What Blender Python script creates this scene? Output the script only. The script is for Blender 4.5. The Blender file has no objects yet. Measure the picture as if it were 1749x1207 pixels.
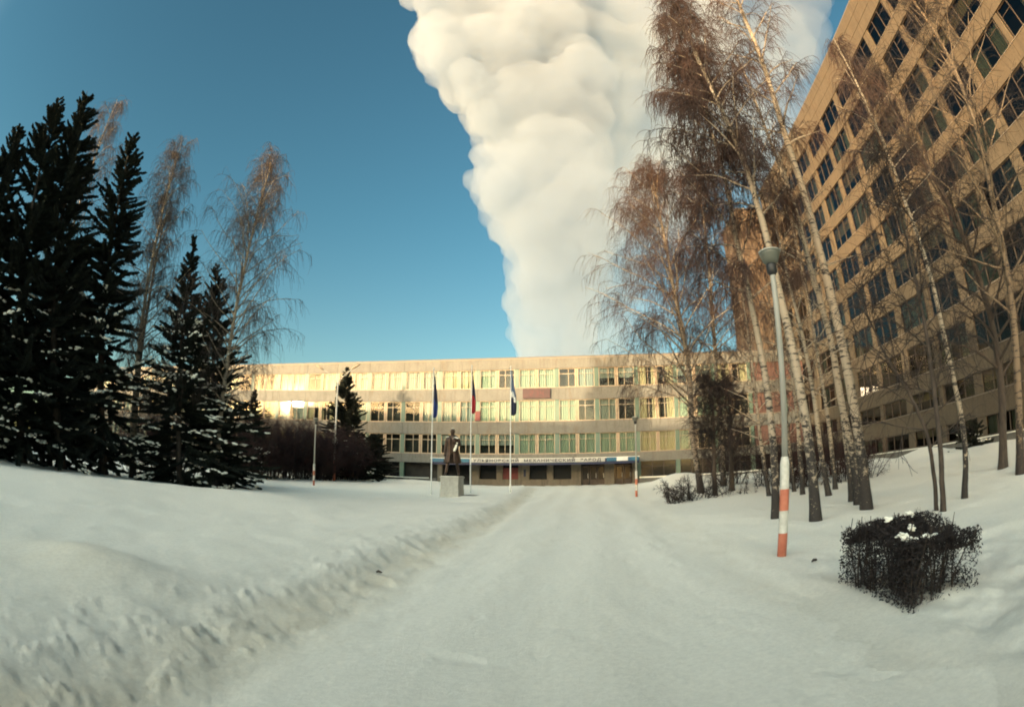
import bpy, bmesh, math, random
import numpy as np
from mathutils import Vector, Matrix
R_ = math.radians
rng = np.random.default_rng(7)
random.seed(7)
scn = bpy.context.scene
COL = scn.collection

# ------------------------------------------------------------------ objects
def tag(o, label=None, cat=None, group=None, kind=None):
    if label: o['label'] = label
    if cat: o['category'] = cat
    if group: o['group'] = group
    if kind: o['kind'] = kind
    return o
def link(o, parent=None, loc=None):
    COL.objects.link(o)
    if parent is not None: o.parent = parent
    if loc is not None: o.location = loc
    return o
def empty(name, loc, label=None, cat=None, group=None, rz=0):
    o = bpy.data.objects.new(name, None); o.empty_display_size = .3
    link(o, None, loc); o.rotation_euler = (0, 0, rz)
    return tag(o, label, cat, group)
def np_mesh(name, V, F, smooth=False, mats=None, mi=None):
    V = np.asarray(V, np.float32); F = np.asarray(F, np.int32)
    me = bpy.data.meshes.new(name)
    n, k = F.shape
    me.vertices.add(len(V)); me.vertices.foreach_set('co', V.ravel())
    me.loops.add(n*k); me.loops.foreach_set('vertex_index', F.ravel())
    me.polygons.add(n); me.polygons.foreach_set('loop_start', np.arange(0, n*k, k, dtype=np.int32))
    if smooth: me.polygons.foreach_set('use_smooth', np.ones(n, bool))
    for m in (mats or []): me.materials.append(m)
    if mi is not None: me.polygons.foreach_set('material_index', np.asarray(mi, np.int32))
    me.update(calc_edges=True)
    return me
class MB:
    def __init__(s): s.v = []; s.f = []; s.m = []
    def box(s, x0, x1, y0, y1, z0, z1, m=0):
        b = len(s.v)
        s.v += [(x0,y0,z0),(x1,y0,z0),(x1,y1,z0),(x0,y1,z0),(x0,y0,z1),(x1,y0,z1),(x1,y1,z1),(x0,y1,z1)]
        for q in ((0,3,2,1),(4,5,6,7),(0,1,5,4),(1,2,6,5),(2,3,7,6),(3,0,4,7)):
            s.f.append(tuple(b+i for i in q)); s.m.append(m)
        return s
    def lathe(s, prof, cx=0, cy=0, seg=20, m=0, sh=None, ms=None):
        b = len(s.v); n = len(prof)
        for (r, z) in prof:
            ox, oy = sh(z) if sh else (0, 0)
            for i in range(seg):
                a = 2*math.pi*i/seg
                s.v.append((cx+ox+r*math.cos(a), cy+oy+r*math.sin(a), z))
        for j in range(n-1):
            for i in range(seg):
                k = (i+1) % seg
                s.f.append((b+j*seg+i, b+j*seg+k, b+(j+1)*seg+k, b+(j+1)*seg+i)); s.m.append(ms[j] if ms else m)
        s.f.append(tuple(b+i for i in reversed(range(seg)))); s.m.append(ms[0] if ms else m)
        s.f.append(tuple(b+(n-1)*seg+i for i in range(seg))); s.m.append(ms[-1] if ms else m)
        return s
    def mesh(s, name, mats, smooth=False, bevel=0):
        me = bpy.data.meshes.new(name); me.from_pydata(s.v, [], s.f)
        for mt in (mats if isinstance(mats, (list, tuple)) else [mats]): me.materials.append(mt)
        me.polygons.foreach_set('material_index', s.m)
        if smooth:
            me.polygons.foreach_set('use_smooth', [len(p.vertices) == 4 for p in me.polygons])
        me.update(); return me
    def build(s, name, mats, parent=None, loc=None, smooth=False):
        return link(bpy.data.objects.new(name, s.mesh(name, mats, smooth)), parent, loc)
def unit(a): return a/np.maximum(np.linalg.norm(a, axis=-1, keepdims=True), 1e-9)
def tubes(P, Rr, s=3):
    """P (N,K,3) paths, Rr (N,K) radii -> verts, quads"""
    N, K, _ = P.shape
    T = np.gradient(P, axis=1); T = unit(T)
    ref = np.where(np.abs(T[..., 2:3]) > .9, np.array([1., 0, 0]), np.array([0, 0, 1.]))
    A = unit(np.cross(T, ref)); B = np.cross(T, A)
    ang = np.arange(s)*2*math.pi/s
    V = P[:, :, None]+Rr[:, :, None, None]*(A[:, :, None]*np.cos(ang)[:, None]+B[:, :, None]*np.sin(ang)[:, None])
    idx = np.arange(N*K*s).reshape(N, K, s)
    a = idx[:, :-1]; b = idx[:, 1:]
    F = np.stack([a, np.roll(a, -1, 2), np.roll(b, -1, 2), b], -1).reshape(-1, 4)
    return V.reshape(-1, 3), F
def joinvf(parts):
    V = []; F = []; o = 0
    for v, f in parts:
        V.append(v); F.append(f+o); o += len(v)
    return np.concatenate(V), np.concatenate(F)
def npobj(name, vf, mat, parent=None, loc=None, smooth=False):
    return link(bpy.data.objects.new(name, np_mesh(name, vf[0], vf[1], smooth, [mat])), parent, loc)

# ------------------------------------------------------------------ materials
def newmat(name):
    m = bpy.data.materials.new(name); m.use_nodes = True
    nt = m.node_tree; return m, nt, nt.nodes['Principled BSDF'], nt.nodes['Material Output']
def ramp(nt, fac, stops):
    r = nt.nodes.new('ShaderNodeValToRGB'); e = r.color_ramp.elements
    while len(e) < len(stops): e.new(.5)
    for i, (p, c) in enumerate(stops):
        e[i].position = p; e[i].color = (*c, 1) if len(c) == 3 else c
    nt.links.new(fac, r.inputs[0]); return r.outputs[0]
def noise(nt, scale, stretch=(1, 1, 1), detail=4, rough=.6, off=(0, 0, 0)):
    tc = nt.nodes.new('ShaderNodeTexCoord'); mp = nt.nodes.new('ShaderNodeMapping')
    mp.inputs['Scale'].default_value = stretch; mp.inputs['Location'].default_value = off
    nt.links.new(tc.outputs['Object'], mp.inputs[0])
    n = nt.nodes.new('ShaderNodeTexNoise'); n.inputs['Scale'].default_value = scale
    n.inputs['Detail'].default_value = detail; n.inputs['Roughness'].default_value = rough
    nt.links.new(mp.outputs[0], n.inputs['Vector']); return n.outputs['Fac']
def mixc(nt, fac, a, b, mode='MIX'):
    x = nt.nodes.new('ShaderNodeMix'); x.data_type = 'RGBA'; x.blend_type = mode
    def put(i, v):
        if isinstance(v, (tuple, list)): x.inputs[i].default_value = (*v, 1) if len(v) == 3 else v
        elif isinstance(v, (int, float)): x.inputs[i].default_value = v
        else: nt.links.new(v, x.inputs[i])
    put(0, fac); put(6, a); put(7, b); return x.outputs[2]
def bump(nt, bs, h, dist, strength=1):
    b = nt.nodes.new('ShaderNodeBump'); b.inputs['Distance'].default_value = dist; b.inputs['Strength'].default_value = strength
    nt.links.new(h, b.inputs['Height']); nt.links.new(b.outputs[0], bs.inputs['Normal'])
def simple(name, c, rough=.7, metal=0, c2=None, scale=6, stretch=(1, 1, 1), lo=.35, hi=.65, bd=0, bs_=30):
    m, nt, bs, out = newmat(name)
    bs.inputs['Roughness'].default_value = rough; bs.inputs['Metallic'].default_value = metal
    if c2:
        f = noise(nt, scale, stretch)
        nt.links.new(ramp(nt, f, [(lo, c), (hi, c2)]), bs.inputs['Base Color'])
    else: bs.inputs['Base Color'].default_value = (*c, 1)
    if bd: bump(nt, bs, noise(nt, bs_), bd)
    return m
def concrete(name, c, dark, rust=None, streak=.9):
    m, nt, bs, out = newmat(name); bs.inputs['Roughness'].default_value = .85
    a = ramp(nt, noise(nt, .7, detail=6), [(.3, tuple(v*.86 for v in c)), (.7, tuple(min(1, v*1.1) for v in c))])
    st = ramp(nt, noise(nt, 1.1, (2.2, 2.2, .22), 5, .7), [(.50, (0, 0, 0)), (.74, (streak,)*3)])
    a = mixc(nt, st, a, dark)
    if rust:
        rs = ramp(nt, noise(nt, .5, (1.6, 1.6, .5), 5, .7, (9, 3, 5)), [(.56, (0, 0, 0)), (.75, (.7, .7, .7))])
        a = mixc(nt, rs, a, rust)
    a = mixc(nt, 1, a, ramp(nt, noise(nt, 5, detail=8, rough=.8), [(.3, (.72,)*3), (.7, (1.15,)*3)]), 'MULTIPLY')
    nt.links.new(a, bs.inputs['Base Color']); bump(nt, bs, noise(nt, 14, detail=6), .01, .6)
    return m
def glassmat(name, tint, ior, rough=.035):
    m, nt, bs, out = newmat(name); nt.nodes.remove(bs)
    t = nt.nodes.new('ShaderNodeBsdfTransparent'); t.inputs[0].default_value = (*tint, 1)
    g = nt.nodes.new('ShaderNodeBsdfGlossy'); g.inputs['Roughness'].default_value = rough
    fr = nt.nodes.new('ShaderNodeFresnel'); fr.inputs[0].default_value = ior
    mx = nt.nodes.new('ShaderNodeMixShader')
    nt.links.new(fr.outputs[0], mx.inputs[0]); nt.links.new(t.outputs[0], mx.inputs[1]); nt.links.new(g.outputs[0], mx.inputs[2])
    nt.links.new(mx.outputs[0], out.inputs[0]); return m
EXPO = 0.9
SUN_E = 4.2; SUN_C = (1.0, .72, .42)
SKY_S = .12; SKY_T = (1.0, 1.0, 1.0)
SNOW = (.80, .77, .70)
CONC = (.50, .45, .37)
SHADE = [(-64, 45, 20.5, 'long unseen block added behind the viewer to shade the snow'), (-150, -64.4, 16.5, 'lower unseen shade block added behind the viewer, left of the long one')]
PLUME = True; STEAM_D = .032; VEIL_D = .0035
FASTTEST = False
EXPO = 1.9; SUN_E = 2.0; SUN_C = (1.0, .77, .48); SKY_S = .145; SKY_T = (.255, .43, .41); SKY_T2 = (4.5, 3.45, 2.3); SKY_TL = (.38, .445, .40); SKY_A = .46; SKY_B = .85
SNOW = (.93, .90, .78); CONC = (.185, .176, .15)
DENOISE = True
def ss(a,b,x):
    t=np.clip((x-a)/(b-a),0,1); return t*t*(3-2*t)
def vnoise(x,y,s=0):
    xi=np.floor(x);yi=np.floor(y);xf=x-xi;yf=y-yi
    def h(a,b):
        n=np.sin(a*127.1+b*311.7+s*74.7)*43758.5453; return n-np.floor(n)
    u=xf*xf*(3-2*xf);v=yf*yf*(3-2*yf)
    return (h(xi,yi)*(1-u)+h(xi+1,yi)*u)*(1-v)+(h(xi,yi+1)*(1-u)+h(xi+1,yi+1)*u)*v-.5
def fbm(x,y,s=0,o=3):
    r=0;a=1.
    for i in range(o): r=r+a*vnoise(x*2**i,y*2**i,s+i);a*=.5
    return r
def road_edges(y): return -2.45-.043*y, 2.35+.03*y
def terrain(x,y,detail=True):
    x=np.asarray(x,float);y=np.asarray(y,float)
    D=np.hypot(x,y);az=np.degrees(np.arctan2(x,y))
    z=.55*ss(20,58,y)
    l,r=road_edges(y)
    w=fbm(x*.9,y*.9,5,2)*.35
    dl=l-x+w*.7; dr=x-r+w
    plaza=ss(47,51,y)*(1-ss(5,8,x))*ss(-20,-15,x)
    fl=ss(-.10,.85,dl)*(.16+.11*ss(0,1.5,dl)*(1-ss(2.2,5,dl)))*(1-plaza)
    fr=ss(0,3.5,dr)*.12+ss(-.1,.6,dr)*.05
    z=z+fl+fr*(1-plaza)
    # ridge arc on the left
    z=z+ss(-36,-46,az)*0+np.exp(-((D-20)/2.6)**2)*(.06+.34*ss(-70,-42,az))*ss(-22,-36,az)*(y>-5)
    # banks before the front building
    z=z+np.exp(-((y-52.5)/2.2)**2)*(.46+.28*vnoise(x*.45,y*.2,9)+.16*vnoise(x*1.3,y*.5,19))*ss(-11,-17,x)*(1-ss(-60,-80,x))
    z=z+np.exp(-((y-47)/3.2)**2-((x-8.5)/3.0)**2)*.8+np.exp(-((y-50)/3)**2)*.35*ss(6,9,x)
    # rise to the tall building
    z=z+ss(13,25,x)*(.95-.45*ss(20,58,y)+.3*vnoise(x*.25,y*.25,3))*(ss(-25,0,y))+np.exp(-((y-31.5)/1.6)**2-((x-24.5)/1.8)**2)*.35
    # near left mound
    z=z+.26*np.exp(-((x+5.2)/1.2)**2-((y-3.7)/.7)**2)
    if detail:
        n=fbm(x*.23,y*.23,1,3)*.14
        off=ss(0,1,np.maximum(dl,dr))
        z=z+n*(.15+.85*off)
        band=np.exp(-((dl-.6)/.75)**2)
        z=z+band*(fbm(x*2.6,y*2.6,21,5)*.06+np.maximum(fbm(x*6,y*6,31,3)-.2,0)*.13)-np.exp(-((dl+.22)/.22)**2)*.035
        fp=ss(.2,1.2,dr)*(1-ss(7,11,D))
        z=z+fp*(fbm(x*1.8,y*1.8,41,4)*.13)
        z=z+fbm(x*1.4,y*1.4,51,4)*.045*off
        rr=(1-off)
        z=z+rr*(fbm(x*3.2,y*1.1,61,3)*.014+ .017*np.sin(x*4.2+fbm(x*.3,y*.15,71,2)*3)+np.minimum(fbm(x*2.6,y*2.6,91,3)+.25,0)*.05)
    return z
def gz(x, y): return float(terrain(x, y))
# ------------------------------------------------------------------ camera
H = 1.6
RC = ((0.9904609675238135, 0.13775206184388453, 0.0033824945749968433),
      (0.028563082810312793, -0.22926408266693402, 0.9729450810293768),
      (-0.13480067548852445, 0.9635675118312406, 0.23101174868648922))
cam = bpy.data.cameras.new('camera')
co = bpy.data.objects.new('camera', cam); COL.objects.link(co); scn.camera = co
cam.type = 'PANO'; cam.sensor_width = 36; cam.sensor_fit = 'HORIZONTAL'; cam.clip_start = .05; cam.clip_end = 4000
scn.render.engine = 'CYCLES'
pc = cam.cycles if hasattr(cam, 'cycles') and hasattr(cam.cycles, 'panorama_type') else cam
pc.panorama_type = 'FISHEYE_EQUISOLID'; pc.fisheye_lens = 903.14/1749*36; pc.fisheye_fov = R_(180)
cam.lens = 18
M = Matrix.Identity(4)
for i in range(3):
    M[i][0] = RC[0][i]; M[i][1] = RC[1][i]; M[i][2] = -RC[2][i]
M[0][3], M[1][3], M[2][3] = 0, 0, H
co.matrix_world = M
cy = scn.cycles
cy.use_denoising = DENOISE
try: cy.denoiser = 'OPENIMAGEDENOISE'
except Exception: pass
cy.max_bounces = 7; cy.diffuse_bounces = 3; cy.glossy_bounces = 4; cy.transparent_max_bounces = 12; cy.volume_bounces = 5
cy.volume_step_rate = .6; cy.volume_max_steps = 256
cy.caustics_reflective = False; cy.caustics_refractive = False
cy.pixel_filter_type = 'BLACKMAN_HARRIS'; cy.filter_width = 1.9
cy.sample_clamp_indirect = 6
scn.view_settings.view_transform = 'Standard'; scn.view_settings.look = 'None'
scn.view_settings.exposure = EXPO; scn.view_settings.gamma = 1

# ------------------------------------------------------------------ light
SUN_AZ, SUN_EL = R_(31.65), R_(6.9)            # direction the light travels, east of the road axis
tr = Vector((math.sin(SUN_AZ)*math.cos(SUN_EL), math.cos(SUN_AZ)*math.cos(SUN_EL), -math.sin(SUN_EL)))
sl = bpy.data.lights.new('sun', 'SUN'); sl.energy = SUN_E; sl.angle = R_(.55); sl.color = SUN_C
so = bpy.data.objects.new('sun', sl); COL.objects.link(so); so.rotation_euler = tr.to_track_quat('-Z', 'Y').to_euler()
w = bpy.data.worlds.new('World'); scn.world = w; w.use_nodes = True
wn = w.node_tree; bg = wn.nodes['Background']
sky = wn.nodes.new('ShaderNodeTexSky'); sky.sky_type = 'NISHITA'; sky.sun_disc = False
sky.sun_elevation = SUN_EL; sky.sun_rotation = SUN_AZ+math.pi; sky.air_density = 1.0; sky.dust_density = .6; sky.ozone_density = 1.6
wn.links.new(sky.outputs[0], bg.inputs[0])
geo = wn.nodes.new('ShaderNodeTexCoord'); dt = wn.nodes.new('ShaderNodeVectorMath'); dt.operation = 'DOT_PRODUCT'
wn.links.new(geo.outputs['Generated'], dt.inputs[0]); dt.inputs[1].default_value = (-math.sin(SUN_AZ)*.97, -math.cos(SUN_AZ)*.97, .24)
mr = wn.nodes.new('ShaderNodeMapRange'); mr.interpolation_type = 'SMOOTHSTEP'; mr.inputs[1].default_value = SKY_A; mr.inputs[2].default_value = SKY_B
wn.links.new(dt.outputs['Value'], mr.inputs[0])
sx_ = wn.nodes.new('ShaderNodeSeparateXYZ'); wn.links.new(geo.outputs['Generated'], sx_.inputs[0])
m2 = wn.nodes.new('ShaderNodeMapRange'); m2.interpolation_type = 'SMOOTHSTEP'; m2.inputs[1].default_value = .02; m2.inputs[2].default_value = .5; wn.links.new(sx_.outputs[2], m2.inputs[0])
tint = mixc(wn, mr.outputs[0], mixc(wn, m2.outputs[0], SKY_TL, SKY_T), SKY_T2)
mul = mixc(wn, 1.0, sky.outputs[0], tint, 'MULTIPLY'); wn.links.new(mul, bg.inputs[0])
bg.inputs[1].default_value = SKY_S

# ------------------------------------------------------------------ ground
def snowmat(name, c, bd):
    m, nt, bs, out = newmat(name)
    bs.inputs['Roughness'].default_value = .7
    bs.inputs['Specular IOR Level'].default_value = .3
    at = nt.nodes.new('ShaderNodeAttribute'); at.attribute_name = 'dirt'
    n1 = noise(nt, 1.3, (1, .55, 1), 7, .7)
    ad = nt.nodes.new('ShaderNodeMath'); ad.operation = 'MULTIPLY_ADD'; nt.links.new(n1, ad.inputs[0]); ad.inputs[1].default_value = 1.5; ad.inputs[2].default_value = -.25
    mu = nt.nodes.new('ShaderNodeMath'); mu.operation = 'MULTIPLY'; mu.use_clamp = True; nt.links.new(ad.outputs[0], mu.inputs[0]); nt.links.new(at.outputs['Fac'], mu.inputs[1])
    a = mixc(nt, mu.outputs[0], c, (c[0]*.84, c[1]*.76, c[2]*.64))
    g = ramp(nt, noise(nt, 16, (1, 1, 1), 8, .8), [(.35, (.86,)*3), (.62, (1.0,)*3)])
    nt.links.new(mixc(nt, 1, a, g, 'MULTIPLY'), bs.inputs['Base Color'])
    bump(nt, bs, noise(nt, 14, (1, 1, 1), 10, .85), bd, 1); return m
M_snow = snowmat('snow', SNOW, .035)
M_road = snowmat('packed_snow', tuple(v*.97 for v in SNOW), .022)
M_sn = simple('fresh_snow', SNOW, .7, bd=.02, bs_=8)
def build_ground():
    rad = np.concatenate([[0.02, .25], np.exp(np.linspace(math.log(.5), math.log(75), 360)), np.exp(np.linspace(math.log(80), math.log(1800), 22))])
    az = np.concatenate([np.linspace(-100, 84, 660), np.linspace(86, 258, 60)])
    a = np.radians(az)
    X = rad[:, None]*np.sin(a)[None]; Y = rad[:, None]*np.cos(a)[None]
    Z = terrain(X, Y)
    V = np.stack([X, Y, Z], -1).reshape(-1, 3)
    nr, na = X.shape
    idx = np.arange(nr*na).reshape(nr, na)
    A = idx[:-1]; B = idx[1:]
    F = np.stack([A, np.roll(A, -1, 1), np.roll(B, -1, 1), B], -1).reshape(-1, 4)[:, ::-1]
    c = V[F].mean(1); l, r = road_edges(c[:, 1])
    dl = l-c[:, 0]+fbm(c[:, 0]*1.5, c[:, 1]*1.5, 5, 2)*.3; dr = c[:, 0]-r+fbm(c[:, 0]*1.2, c[:, 1]*1.2, 6, 2)*.8
    plaza = (c[:, 1] > 49) & (c[:, 0] > -17) & (c[:, 0] < 6) & (c[:, 1] < 62)
    road = ((dl < 0) & (dr < 0) & (c[:, 1] < 62) & (c[:, 1] > -40)) | plaza
    X1, Y1 = V[:, 0], V[:, 1]; l, r = road_edges(Y1); d1 = l-X1; d2 = X1-r
    dirt = np.exp(-((d1-.15)/.45)**2)*(Y1 < 50)*(Y1 > -20)*.95+.6*np.exp(-((X1+5.2)/1.3)**2-((Y1-3.4)/.9)**2)+np.exp(-((d2)/.5)**2)*.25
    dirt = dirt+.32*np.maximum(0, fbm(X1*.55, Y1*.16, 81, 3)+.12)*(d1 < 0)*(d2 < 0)
    for nm, sel, mt in (('snow_ground', ~road, M_snow), ('road', road, M_road)):
        f = F[sel]; u, inv = np.unique(f, return_inverse=True)
        me = np_mesh(nm, V[u], inv.reshape(-1, 4), True, [mt])
        me.attributes.new('dirt', 'FLOAT', 'POINT').data.foreach_set('value', dirt[u].astype(np.float32))
        tag(link(bpy.data.objects.new(nm, me)), 'snow covered ground either side of the drive' if nm != 'road' else 'packed snowy drive leading to the entrance', 'ground' if nm != 'road' else 'road', kind='structure')
build_ground()

# ------------------------------------------------------------------ helpers for clumps
def ico(sub=1):
    bm = bmesh.new(); bmesh.ops.create_icosphere(bm, subdivisions=sub, radius=1)
    v = np.array([x.co[:] for x in bm.verts]); f = np.array([[q.index for q in p.verts] for p in bm.faces]); bm.free(); return v, f
ICO1 = ico(2); ICO0 = ico(1)
def blobs(pos, scl, rz=None, rough=.18, base=None, tilt=None, seed=1):
    bv, bf = base or ICO1
    r = np.random.default_rng(seed); N = len(pos)
    rz = r.uniform(0, 6.28, N) if rz is None else rz
    v = bv[None]*(1+r.uniform(-rough, rough, (N, len(bv), 1)))*np.asarray(scl)[:, None]
    if tilt is not None: v[..., 2] += v[..., 0]*np.asarray(tilt)[:, None]
    c, s = np.cos(rz)[:, None], np.sin(rz)[:, None]
    v = np.stack([v[..., 0]*c-v[..., 1]*s, v[..., 0]*s+v[..., 1]*c, v[..., 2]], -1)+np.asarray(pos)[:, None]
    return v.reshape(-1, 3), (bf[None]+(np.arange(N)*len(bv))[:, None, None]).reshape(-1, 3)

# ------------------------------------------------------------------ trees
def grow(S, D, L, K, droop, wob, r):
    D = unit(D); st = (L/(K-1))[:, None]; P = [S]; p = S
    dr = np.broadcast_to(np.asarray(droop, float), L.shape)
    for _ in range(K-1):
        D = unit(D+np.stack([0*dr, 0*dr, -dr/(K-1)], -1)+r.normal(0, wob, D.shape)); p = p+D*st; P.append(p)
    return np.stack(P, 1)
def sample(P, i, u):
    K = P.shape[1]; x = u*(K-1); k = np.minimum(x.astype(int), K-2); f = (x-k)[:, None]
    a = P[i, k]; b = P[i, k+1]; return a*(1-f)+b*f, unit(b-a)
def rad(N, K, r0, r1):
    t = np.linspace(0, 1, K)[None]; return np.asarray(r0).reshape(-1, 1)*(1-t)+np.asarray(r1).reshape(-1, 1)*t
def trunk_path(path, top, K, r, wob=.02):
    P = np.array(path, float); z = P[:, 2]
    if top > z[-1]:
        d = (P[-1]-P[max(-3, -len(P))])if len(P) > 1 else np.array([0, 0, 1.]); d = d/max(d[2], .1)
        P = np.vstack([P, P[-1]+d*(top-z[-1])*np.array([.5, .5, 1])]); P[-1, 2] = top; z = P[:, 2]
    zz = np.linspace(z[0]-.25, top, K)
    T = np.stack([np.interp(zz, z, P[:, 0]), np.interp(zz, z, P[:, 1]), zz], -1)
    for _ in range(2): T[1:-1, :2] = (T[:-2, :2]+2*T[1:-1, :2]+T[2:, :2])/4
    T[2:, :2] += np.cumsum(r.normal(0, wob, (K-2, 2)), 0)*.5
    return T

def barkmat(name, white, dark, lowz):
    m, nt, bs, out = newmat(name); bs.inputs['Roughness'].default_value = .8
    lent = ramp(nt, noise(nt, 2.2, (1.2, 1.2, 5.5), 5, .7), [(.53, (0, 0, 0)), (.60, (1, 1, 1))])
    tc = nt.nodes.new('ShaderNodeTexCoord'); sp = nt.nodes.new('ShaderNodeSeparateXYZ'); nt.links.new(tc.outputs['Object'], sp.inputs[0])
    mr = nt.nodes.new('ShaderNodeMapRange'); mr.inputs[1].default_value = 0; mr.inputs[2].default_value = lowz*1.5; mr.inputs[3].default_value = .15; mr.inputs[4].default_value = -.17
    nt.links.new(sp.outputs[2], mr.inputs[0])
    ad = nt.nodes.new('ShaderNodeMath'); nt.links.new(noise(nt, 4.5, (1.3, 1.3, 1.5), 6, .8, (4, 2, 0)), ad.inputs[0]); nt.links.new(mr.outputs[0], ad.inputs[1])
    low = ramp(nt, ad.outputs[0], [(.46, (0, 0, 0)), (.53, (1, 1, 1))])
    a = mixc(nt, lent, white, dark); a = mixc(nt, low, a, dark); nt.links.new(a, bs.inputs['Base Color'])
    bump(nt, bs, noise(nt, 10, (1, 1, .4), 5), .02); return m
M_birch = barkmat('birch_bark', (.34, .275, .20), (.022, .018, .016), 2.6)
M_dbark = simple('dark_bark', (.035, .026, .02), .9, c2=(.07, .052, .04), scale=9, stretch=(1, 1, .3), bd=.02)
M_tan = barkmat('tan_bark', (.17, .12, .075), (.03, .022, .018), 2.0)
M_twig = simple('birch_twigs', (.075, .038, .027), .85, c2=(.045, .026, .02), scale=.6)
M_twig2 = simple('grey_twigs', (.035, .024, .02), .85, c2=(.018, .013, .012), scale=2)
M_twig3 = simple('pale_birch_twigs', (.10, .072, .055), .85, c2=(.06, .045, .038), scale=.6)
M_redtw = simple('red_twigs', (.045, .014, .013), .9, c2=(.015, .009, .010), scale=.8)

def birch(label, path, top, r0=.16, spread=3.2, cs=.3, npri=42, seed=1, dens=1., weep=1., cat='birch', group='birches beside the drive', tw=None, bark=None, wind=(0, 0)):
    r = np.random.default_rng(seed); base = np.array(path[0], float)
    K = 30; T = trunk_path(path, top, K, r)
    base[2] = gz(base[0], base[1]); T = T-base
    h = top-base[2]; t = np.linspace(0, 1, K)
    tr_r = r0*(1-t)**.75*.95+.012; tr_r[0] *= 1.45; tr_r[1] *= 1.15
    root = empty('birch_tree' if cat == 'birch' else 'bare_tree', tuple(base), label, cat, group)
    V = [tubes(T[None], tr_r[None], 9)]
    n = npri
    u = cs+(1-cs)*(np.arange(n)+r.uniform(0, 1, n))/n*.97
    s, tan = sample(T[None], np.zeros(n, int), u)
    az = np.arange(n)*2.399+r.uniform(-.5, .5, n)
    v = (u-cs)/(1-cs)
    L = spread*(.42+.75*np.sin(np.pi*np.clip(v*.8+.18, 0, 1)))*(1-.55*v)*r.uniform(.75, 1.25, n)
    el = R_(38)+R_(28)*v+r.normal(0, .12, n)
    D = np.stack([np.cos(az)*np.cos(el)+wind[0], np.sin(az)*np.cos(el)+wind[1], np.sin(el)], -1)
    PR = grow(s, D, L, 8, .38*weep, .09, r)
    pr = np.interp(u, t, tr_r)*.42
    V.append(tubes(PR, rad(n, 8, pr, .009), 5))
    link(bpy.data.objects.new('trunk', np_mesh('trunk', *joinvf(V), True, [bark or M_birch])), root)
    # secondary limbs and hanging twigs
    ns = int(9*dens); i = np.repeat(np.arange(n), ns); uu = r.uniform(.12, 1, len(i))
    s, tan = sample(PR, i, uu)
    D = unit(tan+r.normal(0, .8, tan.shape)+[0, 0, .1]); L2 = (L[i]*.36*(1.15-.6*uu)+.25)*r.uniform(.6, 1.3, len(i))
    SE = grow(s, D, L2, 5, .9*weep, .1, r); C = [tubes(SE, rad(len(i), 5, .013, .006), 3)]
    nt_ = int(8*dens); j = np.repeat(np.arange(len(i)), nt_); uu = r.uniform(.1, 1, len(j))
    s, tan = sample(SE, j, uu)
    D = unit(tan*.7+r.normal(0, .6, tan.shape)); L3 = r.uniform(.35, 1.3, len(j))*(.6+.12*spread)
    TW = grow(s, D, L3, 5, 3.0*weep, .16, r); C.append(tubes(TW, rad(len(j), 5, .0080, .0045), 3))
    npobj('crown', joinvf(C), tw or M_twig, root)
    return root
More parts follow.
